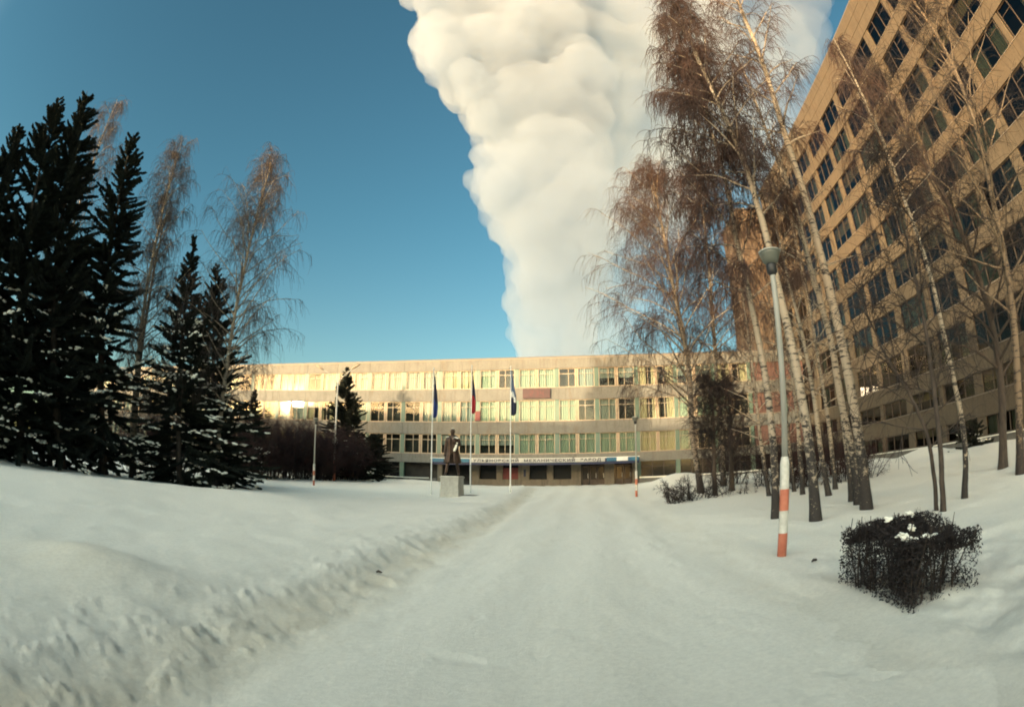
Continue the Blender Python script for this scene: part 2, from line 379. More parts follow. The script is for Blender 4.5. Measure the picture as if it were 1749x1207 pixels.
BT = [
 ('t1', 'birch with dark lower trunk just left of the tall lamp post', [(5.21,13.76,.16),(5.18,13.78,1.76),(5.12,13.8,3.21),(5.06,13.82,4.27),(4.98,13.85,5.31),(4.77,13.92,7.81),(4.76,13.93,10.69),(4.59,13.98,13.46)], 16, .11, 2.3, .38, 34, 1),
 ('t2', 'birch right of the lamp post whose trunk passes behind the lamp', [(5.72,12.13,.15),(5.6,12.19,1.74),(5.52,12.23,2.48),(5.4,12.28,3.73),(5.31,12.32,4.79),(5.15,12.39,6.13),(5.07,12.42,8.02),(4.9,12.49,10.2),(4.5,12.64,13.11),(4.29,12.71,16)], 18, .135, 2.5, .45, 40, 2),
 ('t3', 'tallest birch, thick white trunk reaching the upper picture edge', [(8.06,13.42,.09),(7.93,13.49,1.41),(7.74,13.6,2.98),(7.69,13.64,4.1),(7.66,13.65,5.24),(7.57,13.7,6.15),(7.46,13.76,8.06),(7.43,13.78,9.59),(7.37,13.81,10.75),(7.31,13.84,12.45),(7.41,13.79,15.01),(7.49,13.74,19.5)], 26, .165, 2.6, .45, 34, 3),
 ('t3b', 'birch touching the left side of the tallest birch at its base', [(8.69,15.02,.12),(8.57,15.09,1.44),(8.41,15.18,2.38),(8.24,15.27,3.89),(8.22,15.28,5.82),(7.95,15.42,7.75),(7.88,15.46,9.2),(7.81,15.49,10.85),(7.6,15.6,12.97)], 18, .14, 2.2, .42, 28, 4),
 ('t4', 'slimmer birch standing behind the pair of thick birches', [(8.9,15.89,.17),(8.82,15.94,1.26),(8.71,16,2.82),(8.59,16.06,4.8),(8.48,16.12,6.87),(8.33,16.2,8.42)], 14, .10, 1.9, .35, 24, 5),
 ('t5', 'small distant birch between two larger trunks near the tall block', [(12.11,23.36,.2),(11.98,23.43,2.32),(11.78,23.52,5.45),(11.66,23.59,8.1)], 14, .12, 2.3, .3, 26, 6),
 ('t6', 'leaning thin birch in the middle of the right-hand grove', [(10.06,19.97,.17),(9.8,20.1,1.3),(9.7,20.15,2.74),(9.57,20.21,5.18),(9.44,20.27,7.2),(9.24,20.36,9.33)], 14, .12, 2.2, .3, 26, 7),
 ('t7', 'thin birch deep in the grove behind the lamp post', [(9.89,22.51,.2),(9.85,22.53,1.89),(9.8,22.55,4.02),(9.72,22.58,6.73)], 12, .11, 2.2, .28, 24, 8),
 ('t8', 'farthest thin birch seen through the grove by the brick wall', [(10.54,25.07,.23),(10.38,25.14,1.98),(10.32,25.17,3.74)], 11, .1, 2.4, .25, 24, 9),
 ('t9', 'short birch with twin stems left of the lamp post', [(8.58,23.56,.22),(8.39,23.63,1.51),(8.23,23.69,3.16),(8.14,23.72,5.36)], 10, .1, 2.4, .25, 26, 10),
 ('TA', 'wide weeping birch with orange trunk right of the entrance', [(6.89,30.95,.29),(6.8,30.97,1.24),(6.39,31.06,3.35),(6.39,31.06,6.45),(6.22,31.09,9.9),(5.88,31.16,12.4),(5.67,31.2,15.98),(5.36,31.25,19.98)], 22.5, .2, 6.0, .22, 62, 11),
 ('TE', 'tall birch close to the long facade behind the weeping birch', [(9.94,37.13,.43),(9.83,37.16,5.91),(9.75,37.18,8.14),(9.88,37.15,13.22),(10.04,37.11,17.73),(10.22,37.06,23.41)], 27, .2, 5.0, .3, 50, 12),
 ('w1', 'slender pale birch leaning left in front of the tall block', [(10.19,11.2,.11),(10.22,11.18,1.6),(10.07,11.31,3.03),(10,11.37,3.77),(9.96,11.41,4.53),(9.92,11.44,5.8),(9.85,11.5,7.22),(9.76,11.57,9.04),(9.75,11.58,11.67),(9.71,11.62,13.77)], 15.5, .085, 1.7, .5, 20, 13),
]
DT = [
 ('d1', 'thin dark sapling, left one of two at the grove edge', [(8.26,10.18,.11),(8.16,10.26,1.51),(8.08,10.32,2.05),(7.96,10.42,2.46),(7.68,10.62,3.17),(7.28,10.9,4.01)], 5.5, .055, 1.9, .3, 16, 20),
 ('d2', 'thin dark sapling, taller right one of two at the grove edge', [(8.2,9.84,.11),(8.19,9.86,1.61),(8.13,9.9,3.12),(8.16,9.88,4.28),(8.16,9.88,5.42),(8.18,9.87,6.62)], 9, .07, 1.9, .28, 20, 21),
 ('k1', 'dark crooked tree with long side limbs before the tall block', [(16.08,15.03,.36),(16.23,14.86,4.7),(16.12,14.98,6.97),(15.9,15.21,9.59),(15.64,15.48,11.46),(15.24,15.88,14.71),(14.93,16.17,17.69)], 19, .2, 4.8, .18, 48, 22),
 ('k2', 'tall tree at the right picture edge with sunlit upper limbs', [(14.51,12.59,.22),(14.55,12.54,3.23),(14.79,12.25,6.1),(15.0,12.0,9.37),(15.3,11.6,11.67),(15.5,11.3,14.13),(15.63,11.17,17.02),(15.56,11.26,19.07)], 22, .17, 4.4, .22, 50, 23),
]
if not FASTTEST:
    for k, lab, path, top, r0, sp, cs, n, sd in BT:
        birch(lab, path, top, r0, sp, cs, n, sd, dens=1.5 if k in ('TA', 'TE', 't2', 't1') else .5 if k in ('t3b', 't4', 't5', 't6', 't7', 't8', 't9') else 1.05, tw=None, wind=(-.25, 0) if k in ('TA',) else (-.12, .05) if k in('t1', 't2') else (0, 0))
    for k, lab, path, top, r0, sp, cs, n, sd in DT:
        birch(lab, path, top, r0, sp, cs, n, sd, dens=.9 if k != 'd1' else .6, weep=.25, cat='tree', group='bare trees by the tall block', tw=M_twig2, bark=M_dbark if k != 'k2' else M_tan)
    # left birches behind the spruces
    for lab, b, tp, D_, hh, sp, n, sd in (
        ('left birch with narrow crown between two groups of spruces', (-22.3, 18.9), (-23.3, 18.9), 0, 20, 3.3, 60, 31),
        ('left birch with wide weeping crown beside the snowy spruces', (-19.7, 23.3), (-18.9, 23.4), 0, 20.3, 4.9, 74, 32),
        ('left birch half hidden behind the tallest dark spruces', (-25.5, 14.6), (-26.6, 14.3), 0, 21.5, 3.2, 44, 33),
        ('thin twin stem of the narrow left birch', (-22.7, 19.4), (-23.6, 19.6), 0, 17, 1.9, 26, 34)):
        z0 = gz(*b)
        birch(lab, [(b[0], b[1], z0), ((b[0]+tp[0])/2, (b[1]+tp[1])/2, hh*.5), (tp[0], tp[1], hh)], hh+.3, .15, sp, .22, n, sd, dens=1.1, tw=M_twig3, group='birches among the spruces')
    # small dense-crowned dark trees
    birch('small dark tree with dense round crown right of the weeping birch', [(6.9,27.52,.26),(6.89,27.52,1.69),(6.92,27.51,3.56)], 6.4, .15, 2.0, .26, 26, 41, dens=1.25, weep=.2, cat='tree', group='low dense trees before the facade', tw=M_twig2, bark=M_dbark)
    birch('stout dark tree with dense low crown nearer the brick wall', [(9,31.62,.27),(8.99,31.62,2),(8.99,31.62,4.15)], 7.0, .2, 2.5, .25, 26, 42, dens=1.15, weep=.2, cat='tree', group='low dense trees before the facade', tw=M_twig2, bark=M_dbark)

M_needle = simple('spruce_needles', (.008, .012, .008), .9, c2=(.018, .024, .014), scale=1.3)
def spruce(label, x, y, top, tx=None, ty=None, wid=2.4, seed=1, cs=.04, snow=60, cat='spruce', group=None, snowtop=.55, gap=.46, narrow=.85, dens=1.0):
    r = np.random.default_rng(seed); z0 = gz(x, y); hh = top-z0
    root = empty('spruce_tree', (x, y, z0), label, cat, group)
    tx = x if tx is None else tx; ty = y if ty is None else ty
    K = 16; t = np.linspace(0, 1, K); T = np.stack([(tx-x)*t, (ty-y)*t, -.2+(hh+.2)*t], -1)
    npobj('trunk', tubes(T[None], (.24*hh/18*(1-t)+.015)[None], 8), M_dbark, root)
    lv = np.arange(cs*hh+.2, hh-.1, gap*(.8+.02*hh)/1.0)
    nb = 11; n = len(lv)*nb
    z = np.repeat(lv, nb)+r.uniform(-.38, .38, n); v = np.clip(z/hh, 0, 1)
    az = r.uniform(0, 6.283, n)
    L = wid*(1-v)**narrow*r.uniform(.62, 1.18, n)*(.55+.45*np.clip((v-cs)/.07, 0, 1))+.18
    s, _ = sample(T[None], np.zeros(n, int), v)
    el = R_(-22)+R_(60)*v**1.4+r.normal(0, .2, n)
    D = np.stack([np.cos(az)*np.cos(el), np.sin(az)*np.cos(el), np.sin(el)], -1)
    BR = grow(s, D, L, 6, -.25, .05, r)
    C = [tubes(BR, rad(n, 6, .03, .008), 3)]
    m = (L*98*dens).astype(int)+12; i = np.repeat(np.arange(n), m); u = r.uniform(.08, 1, len(i))**.8
    s, tan = sample(BR, i, u)
    side = unit(np.cross(tan, [0, 0, 1.]))*np.where(r.random(len(i)) < .5, -1, 1)[:, None]
    d = unit(tan*.75+side*r.uniform(.2, 1.1, (len(i), 1))+np.stack([0*u, 0*u, r.uniform(-.75, .25, len(i))], -1))
    ll = (.09+.27*(1-u)*np.minimum(L[i]/2, 1)+.03*np.minimum(L[i], 2))*r.uniform(.7, 1.3, len(i)); wv = unit(np.cross(d, r.normal(0, 1, d.shape)))*(.036+.026*r.random((len(i), 1)))
    mid = s+d*ll[:, None]*.4
    Q = np.stack([s, mid+wv, s+d*ll[:, None], mid-wv], 1).reshape(-1, 3)
    C.append((Q, np.arange(len(Q)).reshape(-1, 4)))
    wv2 = unit(np.cross(d, wv))*(.04)
    Q = np.stack([s, mid+wv2, s+d*ll[:, None]*.9, mid-wv2], 1).reshape(-1, 3)
    C.append((Q, np.arange(len(Q)).reshape(-1, 4)))
    npobj('crown', joinvf(C), M_needle, root)
    if snow:
        ok = np.where((v < snowtop) & (L > .7))[0]; i = r.choice(ok, min(snow, len(ok)), replace=False)
        i = np.repeat(i, 11); u = np.clip(np.repeat(r.uniform(.55, .93, len(i)//11), 11)+r.normal(0, .10, len(i)), .3, 1); s, tan = sample(BR, i, u)
        sc = r.uniform(.6, 1.25, len(i))*np.minimum(L[i]/2.2, 1)
        s = s+np.stack([r.normal(0, .17, len(i)), r.normal(0, .17, len(i)), .05+r.normal(0, .03, len(i))], -1)
        npobj('snow_load', blobs(s, np.stack([.135*sc, .085*sc, .05*sc], -1), np.arctan2(tan[:, 1], tan[:, 0]), .3, ICO0, tan[:, 2]*.9, seed), M_sn, root, smooth=True)
    return root
G = 'spruces at the left of the drive'
if not FASTTEST:
    spruce('dark spruce at the far left picture edge, cut by it', -25.0, 10.0, 15.8, -25.9, 8.0, 4.6, 51, .04, 34, group=G, narrow=.7, snowtop=.5)
    spruce('left spruce of the tallest pair, with ragged leaning tip', -23.9, 12.5, 18.2, -25.2, 9.5, 4.4, 52, .05, 30, group=G, narrow=.7, snowtop=.45)
    spruce('right spruce of the tallest pair, its tip the highest of all', -22.9, 14.5, 19.4, -24.7, 10.9, 4.3, 53, .05, 30, group=G, narrow=.7, snowtop=.42)
    spruce('tall slim spruce to the right of the tallest pair', -22.3, 16.9, 18.6, -23.7, 15.0, 3.4, 54, .05, 40, group=G, narrow=.62, snowtop=.45)
    spruce('short spruce filling the gap under the tallest ones', -24.6, 14.6, 12.5, None, None, 3.9, 58, .08, 30, group=G, snowtop=.6)
    spruce('broad snow-laden spruce with thin spire, nearest the open field', -20.6, 21.2, 13.85, -21.3, 20.5, 4.4, 55, .0, 130, group=G, snowtop=.62, narrow=1.1)
    spruce('snow-laden spruce with blunt top behind the broad one', -20.2, 24.3, 13.2, -21.5, 23.3, 3.9, 56, .0, 90, group=G, snowtop=.6)
    spruce('lone conical dark spruce in front of the long facade', -26.1, 53.0, 13.1, None, None, 4.2, 57, .0, 26, group=None, snowtop=.45, gap=.4)
    spruce('small spire-topped spruce before the left end of the facade', -27.6, 37.5, 7.9, None, None, 2.0, 59, .0, 10, group=None, gap=.34)
    spruce('low young spruce touching the right foot of the lone spruce', -24.4, 52.0, 9.3, None, None, 2.1, 60, .0, 12, group=None, gap=.36)
    spruce('low broad evergreen right of the lone conical spruce', -21.6, 51.6, 5.4, None, None, 2.9, 61, .0, 14, group=None, gap=.3, narrow=.6)
    spruce('dark evergreen bush at the foot of the tall block', 24.2, 25.6, 2.6, None, None, 1.6, 62, .0, 6, group=None, gap=.3, narrow=.6)

def thicket(label, x, y, w, d, h, n, seed, mat, mat2=None, group=None, name='bare_shrub', dens=1., spread=.35, snowb=0):
    r = np.random.default_rng(seed); z0 = gz(x, y)
    root = empty(name, (x, y, z0), label, 'shrub', group)
    S = np.stack([r.uniform(-w/2, w/2, n)*.8, r.uniform(-d/2, d/2, n)*.8, np.full(n, -.1)], -1)
    D = unit(np.stack([S[:, 0]/w*spread*2+r.normal(0, spread*.6, n), S[:, 1]/d*spread*2+r.normal(0, spread*.6, n), np.ones(n)], -1))
    L = h*r.uniform(.65, 1.08, n)
    ST = grow(S, D, L, 6, .15, .1, r); V = [tubes(ST, rad(n, 6, .018+h*.003, .006), 4)]
    link(bpy.data.objects.new('stem', np_mesh('stem', *joinvf(V), True, [mat2 or mat])), root)
    k = int(12*dens); i = np.repeat(np.arange(n), k); u = r.uniform(.15, 1, len(i)); s, tan = sample(ST, i, u)
    SE = grow(s, unit(tan+r.normal(0, .8, tan.shape)), r.uniform(.12, .3, len(i))*h*.8, 4, .2, .15, r)
    C = [tubes(SE, rad(len(i), 4, .009, .004), 3)]
    j = np.repeat(np.arange(len(i)), int(5*dens)); u = r.uniform(.1, 1, len(j)); s, tan = sample(SE, j, u)
    C.append(tubes(grow(s, unit(tan+r.normal(0, .8, tan.shape)), r.uniform(.05, .14, len(j))*h+.05, 3, .1, .15, r), rad(len(j), 3, .006, .003), 3))
    npobj('twigs', joinvf(C), mat, root)
    if snowb:
        i = r.integers(0, len(SE), snowb); p = SE[i, -1]
        npobj('snow_load', blobs(p, np.stack([r.uniform(.08, .2, snowb), r.uniform(.05, .1, snowb), r.uniform(.03, .06, snowb)], -1), seed=seed), M_sn, root, smooth=True)
    return root
if not FASTTEST:
    GS = 'dark shrubs before the left half of the facade'
    for lab, x, y, w_, d_, h_, n, sd in (
        ('dark reddish shrub next to the snow-laden spruces', -28.5, 38, 6.5, 4, 6.0, 100, 71),
        ('dark reddish shrub below the bright windows at the left', -27.6, 42.5, 6, 4, 5.9, 100, 72),
        ('dark shrub just left of the small lamp post', -26.0, 45, 5.5, 4, 5.6, 100, 73),
        ('dark shrub between the small lamp post and the lone spruce', -26.6, 48.6, 5, 3.5, 5.0, 90, 74),
        ('dark shrub merging with the foot of the lone spruce', -24.6, 50.2, 5, 3.0, 4.6, 80, 75),
        ('reddish thicket seen between the two groups of spruces', -27.5, 26, 6, 4, 5.6, 70, 76)):
        thicket(lab, x, y, w_, d_, h_, n, sd, M_redtw, M_twig2, GS, dens=1.6)
    thicket('low bare shrub drooping right of the entrance mound', 5.6, 26.6, 2.4, 1.4, 1.35, 34, 77, M_twig2, group='low bare shrubs by the weeping birch', spread=.7)
    thicket('small forked bare shrub nearest the entrance mound', 4.25, 25.6, .9, .7, .95, 12, 78, M_twig2, group='low bare shrubs by the weeping birch', spread=.8)
    thicket('sparse thin shrub right of the weeping birch trunk', 8.4, 27.4, 2.6, 1.2, .9, 14, 79, M_twig2, group='low bare shrubs by the weeping birch', spread=.5, dens=.6)
    for k, (x, y, h_) in enumerate(((12.5, 33, 3.2), (14.8, 34.5, 3.6), (17.5, 33, 3.6), (11.2, 40, 4.2), (12.2, 28.5, 2.6), (15.6, 27.5, 2.8))):
        thicket(('dark shrub low in the gap behind the lamp post', 'dark shrub behind the thick pair of birches', 'dark shrub left of the snow heap at the tall block', 'dark shrub against the facade near the red brick wall', 'low dark shrub among the thin far birches of the grove', 'low dark shrub between the grove and the ground floor of the tall block')[k], x, y, 3.4, 2.2, h_, 46, 80+k, M_redtw, M_twig2, 'dark shrubs in the corner of the blocks')
# clipped hedge in the right foreground
def hedge():
    r = np.random.default_rng(90); x, y = 3.56, 4.98; z0 = gz(x, y)-.03
    root = empty('clipped_hedge', (x, y, z0), 'dark clipped leafless hedge with snow caps in the right foreground', 'hedge', rz=R_(-4))
    W, Dp, Hh = .92, 1.9, .86
    n = 60; S = np.stack([r.uniform(-.42, .42, n)*W, r.uniform(-.46, .46, n)*Dp, np.full(n, -.06)], -1)
    S[:, :2] = S[:, :2]*.9
    tgt = np.stack([np.clip(S[:, 0]*1.2+r.normal(0, .1, n), -W/2, W/2), np.clip(S[:, 1]*1.1+r.normal(0, .12, n), -Dp/2, Dp/2), np.full(n, Hh)], -1)
    ST = grow(S, tgt-S, np.linalg.norm(tgt-S, axis=1)*r.uniform(.85, 1.05, n), 8, 0, .1, r)
    V = tubes(ST, rad(n, 8, .014, .005), 5)
    link(bpy.data.objects.new('stem', np_mesh('stem', *V, True, [M_dbark])), root)
    k = 20; i = np.repeat(np.arange(n), k); u = r.uniform(.1, 1, len(i)); s, tan = sample(ST, i, u)
    out = np.stack([s[:, 0]/W, s[:, 1]/Dp, 0*u], -1)*1.5
    SE = grow(s, unit(tan*.5+out+r.normal(0, .7, tan.shape)), r.uniform(.08, .24, len(i)), 4, 0, .2, r)
    j = np.repeat(np.arange(len(i)), 6); u = r.uniform(.1, 1, len(j)); s, tan = sample(SE, j, u)
    TW = grow(s, unit(tan+r.normal(0, .9, tan.shape)), r.uniform(.03, .1, len(j)), 3, 0, .2, r)
    def clampbox(P):
        lim = np.array([W/2, Dp/2]); P = P.copy(); nx = r.uniform(.92, 1.06, P.shape[:2]+(1,))
        P[..., :2] = np.clip(P[..., :2], -lim*nx, lim*nx)
        top = Hh*(.93+.10*np.sin(P[..., 1]*4.2+1)+.04*np.sin(P[..., 0]*9)); P[..., 2] = np.minimum(P[..., 2], top*nx[..., 0]); return P
    SE = clampbox(SE); TW = clampbox(TW)
    C = [tubes(SE, rad(len(SE), 4, .0035, .002), 3), tubes(TW, rad(len(TW), 3, .0026, .0013), 3)]
    # dry leaf and bud clusters that thicken the clipped top
    m = 17000; top = r.random(m) < .5
    P = np.stack([r.uniform(-.5, .5, m)*W, r.uniform(-.5, .5, m)*Dp, np.where(top, r.uniform(.76, 1.0, m), r.uniform(.08, .95, m))*Hh*.97], -1)
    edge = r.random(m) < .6; sx = np.sign(P[:, 0]); P[:, 0] = np.where(~top & edge, sx*W/2*r.uniform(.75, 1.02, m), P[:, 0])
    P[:, 2] *= (.95+.10*np.sin(P[:, 1]*4.2+1))
    kp = (P[:, 2] > Hh*.80) | (vnoise(P[:, 1]*5.5+P[:, 0]*6, P[:, 2]*5.0, 3) > -.14); P = P[kp]; m = len(P)
    d = unit(r.normal(0, 1, (m, 3)))*.022; e = unit(np.cross(d, r.normal(0, 1, (m, 3))))*.009
    Q = np.stack([P-d, P+e, P+d, P-e], 1).reshape(-1, 3); C.append((Q, np.arange(len(Q)).reshape(-1, 4)))
    npobj('twigs', joinvf(C), simple('hedge_twigs', (.012, .009, .009), .9, c2=(.02, .014, .013), scale=8), root)
    sp = [(-.36, .74, .10, .20), (-.30, .60, .08, .12), (-.1, -.28, .05, .07), (-.32, -.42, .06, .09), (-.30, -.60, .05, .12), (-.1, -.66, .06, .09), (.1, .1, .05, .07), (-.25, .02, .04, .05)]
    P = []; Sc = []
    for (a, b, sx_, sy_) in sp:
        for q in range(16):
            b2 = b+r.normal(0, sy_*.45); P.append((a+r.normal(0, sx_*.4), b2, Hh*(.93+.10*math.sin(b2*4.2+1))+r.normal(.005, .012))); k_ = r.uniform(.3, .75); Sc.append((.045*k_, .05*k_, .02*k_))
    npobj('snow_load', blobs(np.array(P), np.array(Sc), None, .3, ICO1, seed=4), M_sn, root, smooth=True)
hedge()
# ------------------------------------------------------------------ building materials
M_conF = concrete('facade_concrete', CONC, (CONC[0]*.55, CONC[1]*.5, CONC[2]*.45), (CONC[0]*.85, CONC[1]*.62, CONC[2]*.42), .6)
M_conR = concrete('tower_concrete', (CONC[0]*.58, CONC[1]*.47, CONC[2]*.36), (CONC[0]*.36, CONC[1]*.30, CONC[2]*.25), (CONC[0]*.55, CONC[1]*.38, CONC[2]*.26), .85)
M_plinth = concrete('plinth', (.16, .155, .14), (.08, .075, .07))
M_core = simple('interior_dark', (.035, .032, .03), .9, c2=(.06, .055, .045), scale=.7)
M_green = simple('green_panel', (.09, .15, .115), .5, c2=(.14, .19, .135), scale=1.2, stretch=(1, 1, .3))
M_wood = simple('window_frame_wood', (.52, .43, .31), .6, c2=(.38, .27, .17), scale=2)
M_woodR = simple('window_frame_brown', (.045, .032, .024), .6, c2=(.08, .06, .044), scale=.8)
M_brown = simple('brown_mullion', (.24, .17, .11), .6, c2=(.36, .28, .19), scale=1.5)
M_brick = None
m, nt, bs, out = newmat('red_brick'); M_brick = m; bs.inputs['Roughness'].default_value = .9
tc = nt.nodes.new('ShaderNodeTexCoord'); mp = nt.nodes.new('ShaderNodeMapping'); mp.inputs['Rotation'].default_value = (R_(90), 0, 0)
nt.links.new(tc.outputs['Object'], mp.inputs[0]); bt = nt.nodes.new('ShaderNodeTexBrick'); nt.links.new(mp.outputs[0], bt.inputs[0])
bt.inputs['Color1'].default_value = (.17, .062, .042, 1); bt.inputs['Color2'].default_value = (.12, .045, .03, 1); bt.inputs['Mortar'].default_value = (.16, .13, .11, 1)
bt.inputs['Scale'].default_value = 1; bt.inputs['Brick Width'].default_value = .26; bt.inputs['Row Height'].default_value = .08; bt.inputs['Mortar Size'].default_value = .012
nt.links.new(bt.outputs[0], bs.inputs['Base Color'])
M_glF = glassmat('window_glass', (.74, .85, .84), 1.42, .045)
M_glR = glassmat('tower_glass', (.5, .5, .44), 1.55, .04)
M_cur = [simple('cream_curtain', (.38, .385, .34), .9, c2=(.29, .29, .255), scale=2.5, stretch=(5, 5, .2), lo=.4, hi=.6),
         simple('pale_green_curtain', (.42, .46, .34), .9, c2=(.30, .34, .26), scale=2.5, stretch=(5, 5, .2)),
         simple('tan_curtain', (.46, .34, .20), .9, c2=(.60, .48, .30), scale=2.5, stretch=(5, 5, .2))]
M_white = simple('white_paint', (.72, .72, .69), .5, c2=(.6, .6, .56), scale=4)
M_blue = simple('navy_trim', (.004, .008, .035), .5, c2=(.006, .014, .055), scale=2)
M_teal = simple('teal_panel', (.012, .07, .16), .4, c2=(.02, .15, .22), scale=1.0)
M_letter = simple('letter_black', (.02, .022, .035), .5)
M_dark = simple('dark_glazing', (.012, .012, .012), .15)
M_roofm = simple('roof_edge', (.12, .11, .10), .7)

# ------------------------------------------------------------------ long front building
FY = 60.0; FX0 = -30.913; FS = 4.61995; Z0 = .45
fb = empty('office_building', (0, FY, Z0), 'long four-storey factory office with pale concrete bands and green window piers', 'building')
def zz(z): return z-Z0
XL, XR = FX0-FS*13, 27.38
ns = range(-13, 12)
MB().box(XL, XR, 1.3, 16, zz(.2), zz(15.35)).build('wall', M_core, fb)
MB().box(XL-.1, XR, .02, 16.2, zz(15.352), zz(15.52)).build('roof', M_roofm, fb)
for (a, b) in ((14.07, 15.35), (10.40, 11.85), (6.51, 7.95), (3.10, 4.20)):
    mb = MB()
    for n in range(-13, 13):
        x0 = FX0+FS*n; x1 = min(x0+FS, XR)
        mb.box(x0+.015, x1-.015, 0, .28, zz(a), zz(b)-.06)
    mb.box(XL, XR, .04, 1.3, zz(a)+.02, zz(b)-.08, 0)
    for n in range(-13, 13):
        x0 = FX0+FS*n; x1 = min(x0+FS, XR)
        mb.box(x0+.005, x1-.005, -.05, .30, zz(b)-.06, zz(b), 1)
    mb.build('parapet' if a > 14 else 'spandrel', [M_conF, simple('sill_metal', (.30, .24, .18), .6)], fb)
rows = [(14.07, 11.85), (10.40, 7.95), (6.51, 4.20)]
for n in range(-13, 13):
    x = FX0+FS*n; mb = MB(); zlow = 4.05 if -17.6 < x < 5.9 else 1.2
    mb.box(x-.25, x+.25, .10, .5, zz(zlow), zz(14.2))
    for (t_, b_) in rows+[(3.10, 1.30)]:
        if t_ < 4 and zlow > 4: continue
        mb.box(x-.26, x+.26, .09, .12, zz((b_+t_)/2-.12), zz((b_+t_)/2-.08))
    if mb.v: mb.build('pier', M_green, fb)
def front_frame(h):
    mb = MB(); w_ = FS-.50
    for s in (0, 1):
        a = -w_/2 if s == 0 else .12; b = -.12 if s == 0 else w_/2
        mb.box(a, a+.08, 0, .09, 0, h); mb.box(b-.08, b, 0, .09, 0, h)
        mb.box(a+.08, b-.08, 0, .09, 0, .08); mb.box(a+.08, b-.08, 0, .09, h-.08, h)
        mb.box(a+.08, b-.08, .005, .085, h*.70, h*.70+.06)
        c = a+(b-a)*(.42 if s else .58); mb.box(c-.03, c+.03, .01, .08, .08, h*.70)
        mb.box(c-.03, c+.03, .01, .08, h*.70+.06, h-.08)
    mb.box(-.12, .12, .02, .12, 0, h, 1)
    return mb.mesh('window', [M_wood, M_brown])
def pane_mesh(w_, h, nm='pane', mt=None):
    me = bpy.data.meshes.new(nm); me.from_pydata([(-w_/2, 0, 0), (w_/2, 0, 0), (w_/2, 0, h), (-w_/2, 0, h)], [], [(0, 1, 2, 3)]); me.materials.append(mt); return me
def curtain_mesh(w_, h, segs, mt, nm='curtain', hb=0, seed=0):
    r = np.random.default_rng(seed); V = []; F = []
    for (a, b) in segs:
        k = max(6, int((b-a)*14)); o = len(V)
        for i in range(k+1):
            x = a+(b-a)*i/k; y = .05*math.sin(i*1.7+seed)+r.normal(0, .008)
            V += [(x, y, hb), (x, y, h)]
        F += [(o+2*i, o+2*i+2, o+2*i+3, o+2*i+1) for i in range(k)]
    me = bpy.data.meshes.new(nm); me.from_pydata(V, [], F); me.materials.append(mt); return me
rw = np.random.default_rng(12)
FRM = [front_frame(t_-b_) for t_, b_ in rows]; PAN = [pane_mesh(FS-.50, t_-b_, 'pane', M_glF) for t_, b_ in rows]
hw = (FS-.50)/2
CV = {}
def curt(i, kind, h):
    key = (i, kind, round(h, 2))
    if key not in CV:
        segs, mt, hb = {'full': ([(-hw, hw)], 0, 0), 'full2': ([(-hw, hw)], 1, 0), 'full3': ([(-hw, hw)], 2, 0), 'left': ([(-hw, -.1)], 0, 0), 'right': ([(.1, hw)], 0, 0),
              'part': ([(-hw, -hw*.55), (-.5, .4), (hw*.6, hw)], 2, 0), 'top': ([(-hw, hw)], 0, h*.45), 'leftg': ([(-hw, -.1)], 1, 0), 'sides': ([(-hw, -hw*.5), (hw*.5, hw)], 1, 0)}[kind]
        CV[key] = curtain_mesh(hw*2, h, segs, M_cur[mt], seed=i, hb=hb)
    return CV[key]
special = {(1, 1): None, (1, 2): 'right', (2, 0): None, (2, 1): None, (2, 2): None, (2, 3): 'top', (2, 4): 'top', (1, 7): 'left', (1, 8): 'part', (0, 11): None, (1, 11): None, (2, 9): 'leftg', (2, 8): 'full3', (2, 7): 'full2', (2, 5): 'full2', (2, 6): 'full2', (1, 5): 'full2', (1, 6): 'leftg', (0, 5): 'full2', (1, 4): 'full2', (2, 10): None}
for n in range(-11, 12):
    for ri, (t_, b_) in enumerate(rows):
        xc = FX0+FS*(n+.5)
        if n == 11 and ri < 3:
            continue
        f = link(bpy.data.objects.new('window', FRM[ri]), fb, (xc, .14, zz(b_)))
        link(bpy.data.objects.new('pane', PAN[ri]), f, (0, .05, 0))
        k = special.get((ri, n), rw.choice(['full', 'full', 'full2', 'full3', 'left', 'full2', 'leftg', 'right', 'top', 'part']) if ri < 2 else rw.choice([None, 'full2', 'sides', 'top', 'full3']))
        if k: link(bpy.data.objects.new('curtain', curt(int(rw.integers(0, 3)), str(k), t_-b_)), f, (0, .30, 0))
mb = MB()
for (t_, b_) in rows: mb.box(FX0+FS*11+.37, FX0+FS*12-.37, .12, .5, zz(b_), zz(t_))
for (t_, b_) in rows: mb.box(FX0+FS*12+.37, XR, .12, .5, zz(b_), zz(t_))
mb.build('brick_infill', M_brick, fb)
# ground floor: windows outside the entrance, glazed porch inside it
for n in list(range(-13, 3))+list(range(8, 12)):
    x = FX0+FS*n
    if x+FS > -17.5 and x < 6 and not n >= 8: continue
    gf = MB()
    for q in (0, .33, .66, 1): gf.box(x+.28+(FS-.6)*q-.02, x+.28+(FS-.6)*q+.06, .2, .3, zz(1.3), zz(3.1))
    gf.box(x+.27, x+FS-.27, .19, .29, zz(2.45), zz(2.52))
    gw = gf.build('window', M_woodR, fb)
    MB().box(x+.26, x+FS-.26, .30, .34, zz(1.30), zz(3.10)).build('pane', M_dark, gw)
pl = MB().box(XL, -17.3, .02, 1.3, zz(-.1), zz(1.26)).box(5.95, XR, -.02, 1.3, zz(-.1), zz(1.26)); pl.build('plinth', M_plinth, fb)
MB().box(6.1, 26, -.42, -.02, zz(1.18), zz(1.34)).box(XL, -18.2, -.2, .02, zz(1.24), zz(1.32)).build('snow_ledge', M_sn, fb)
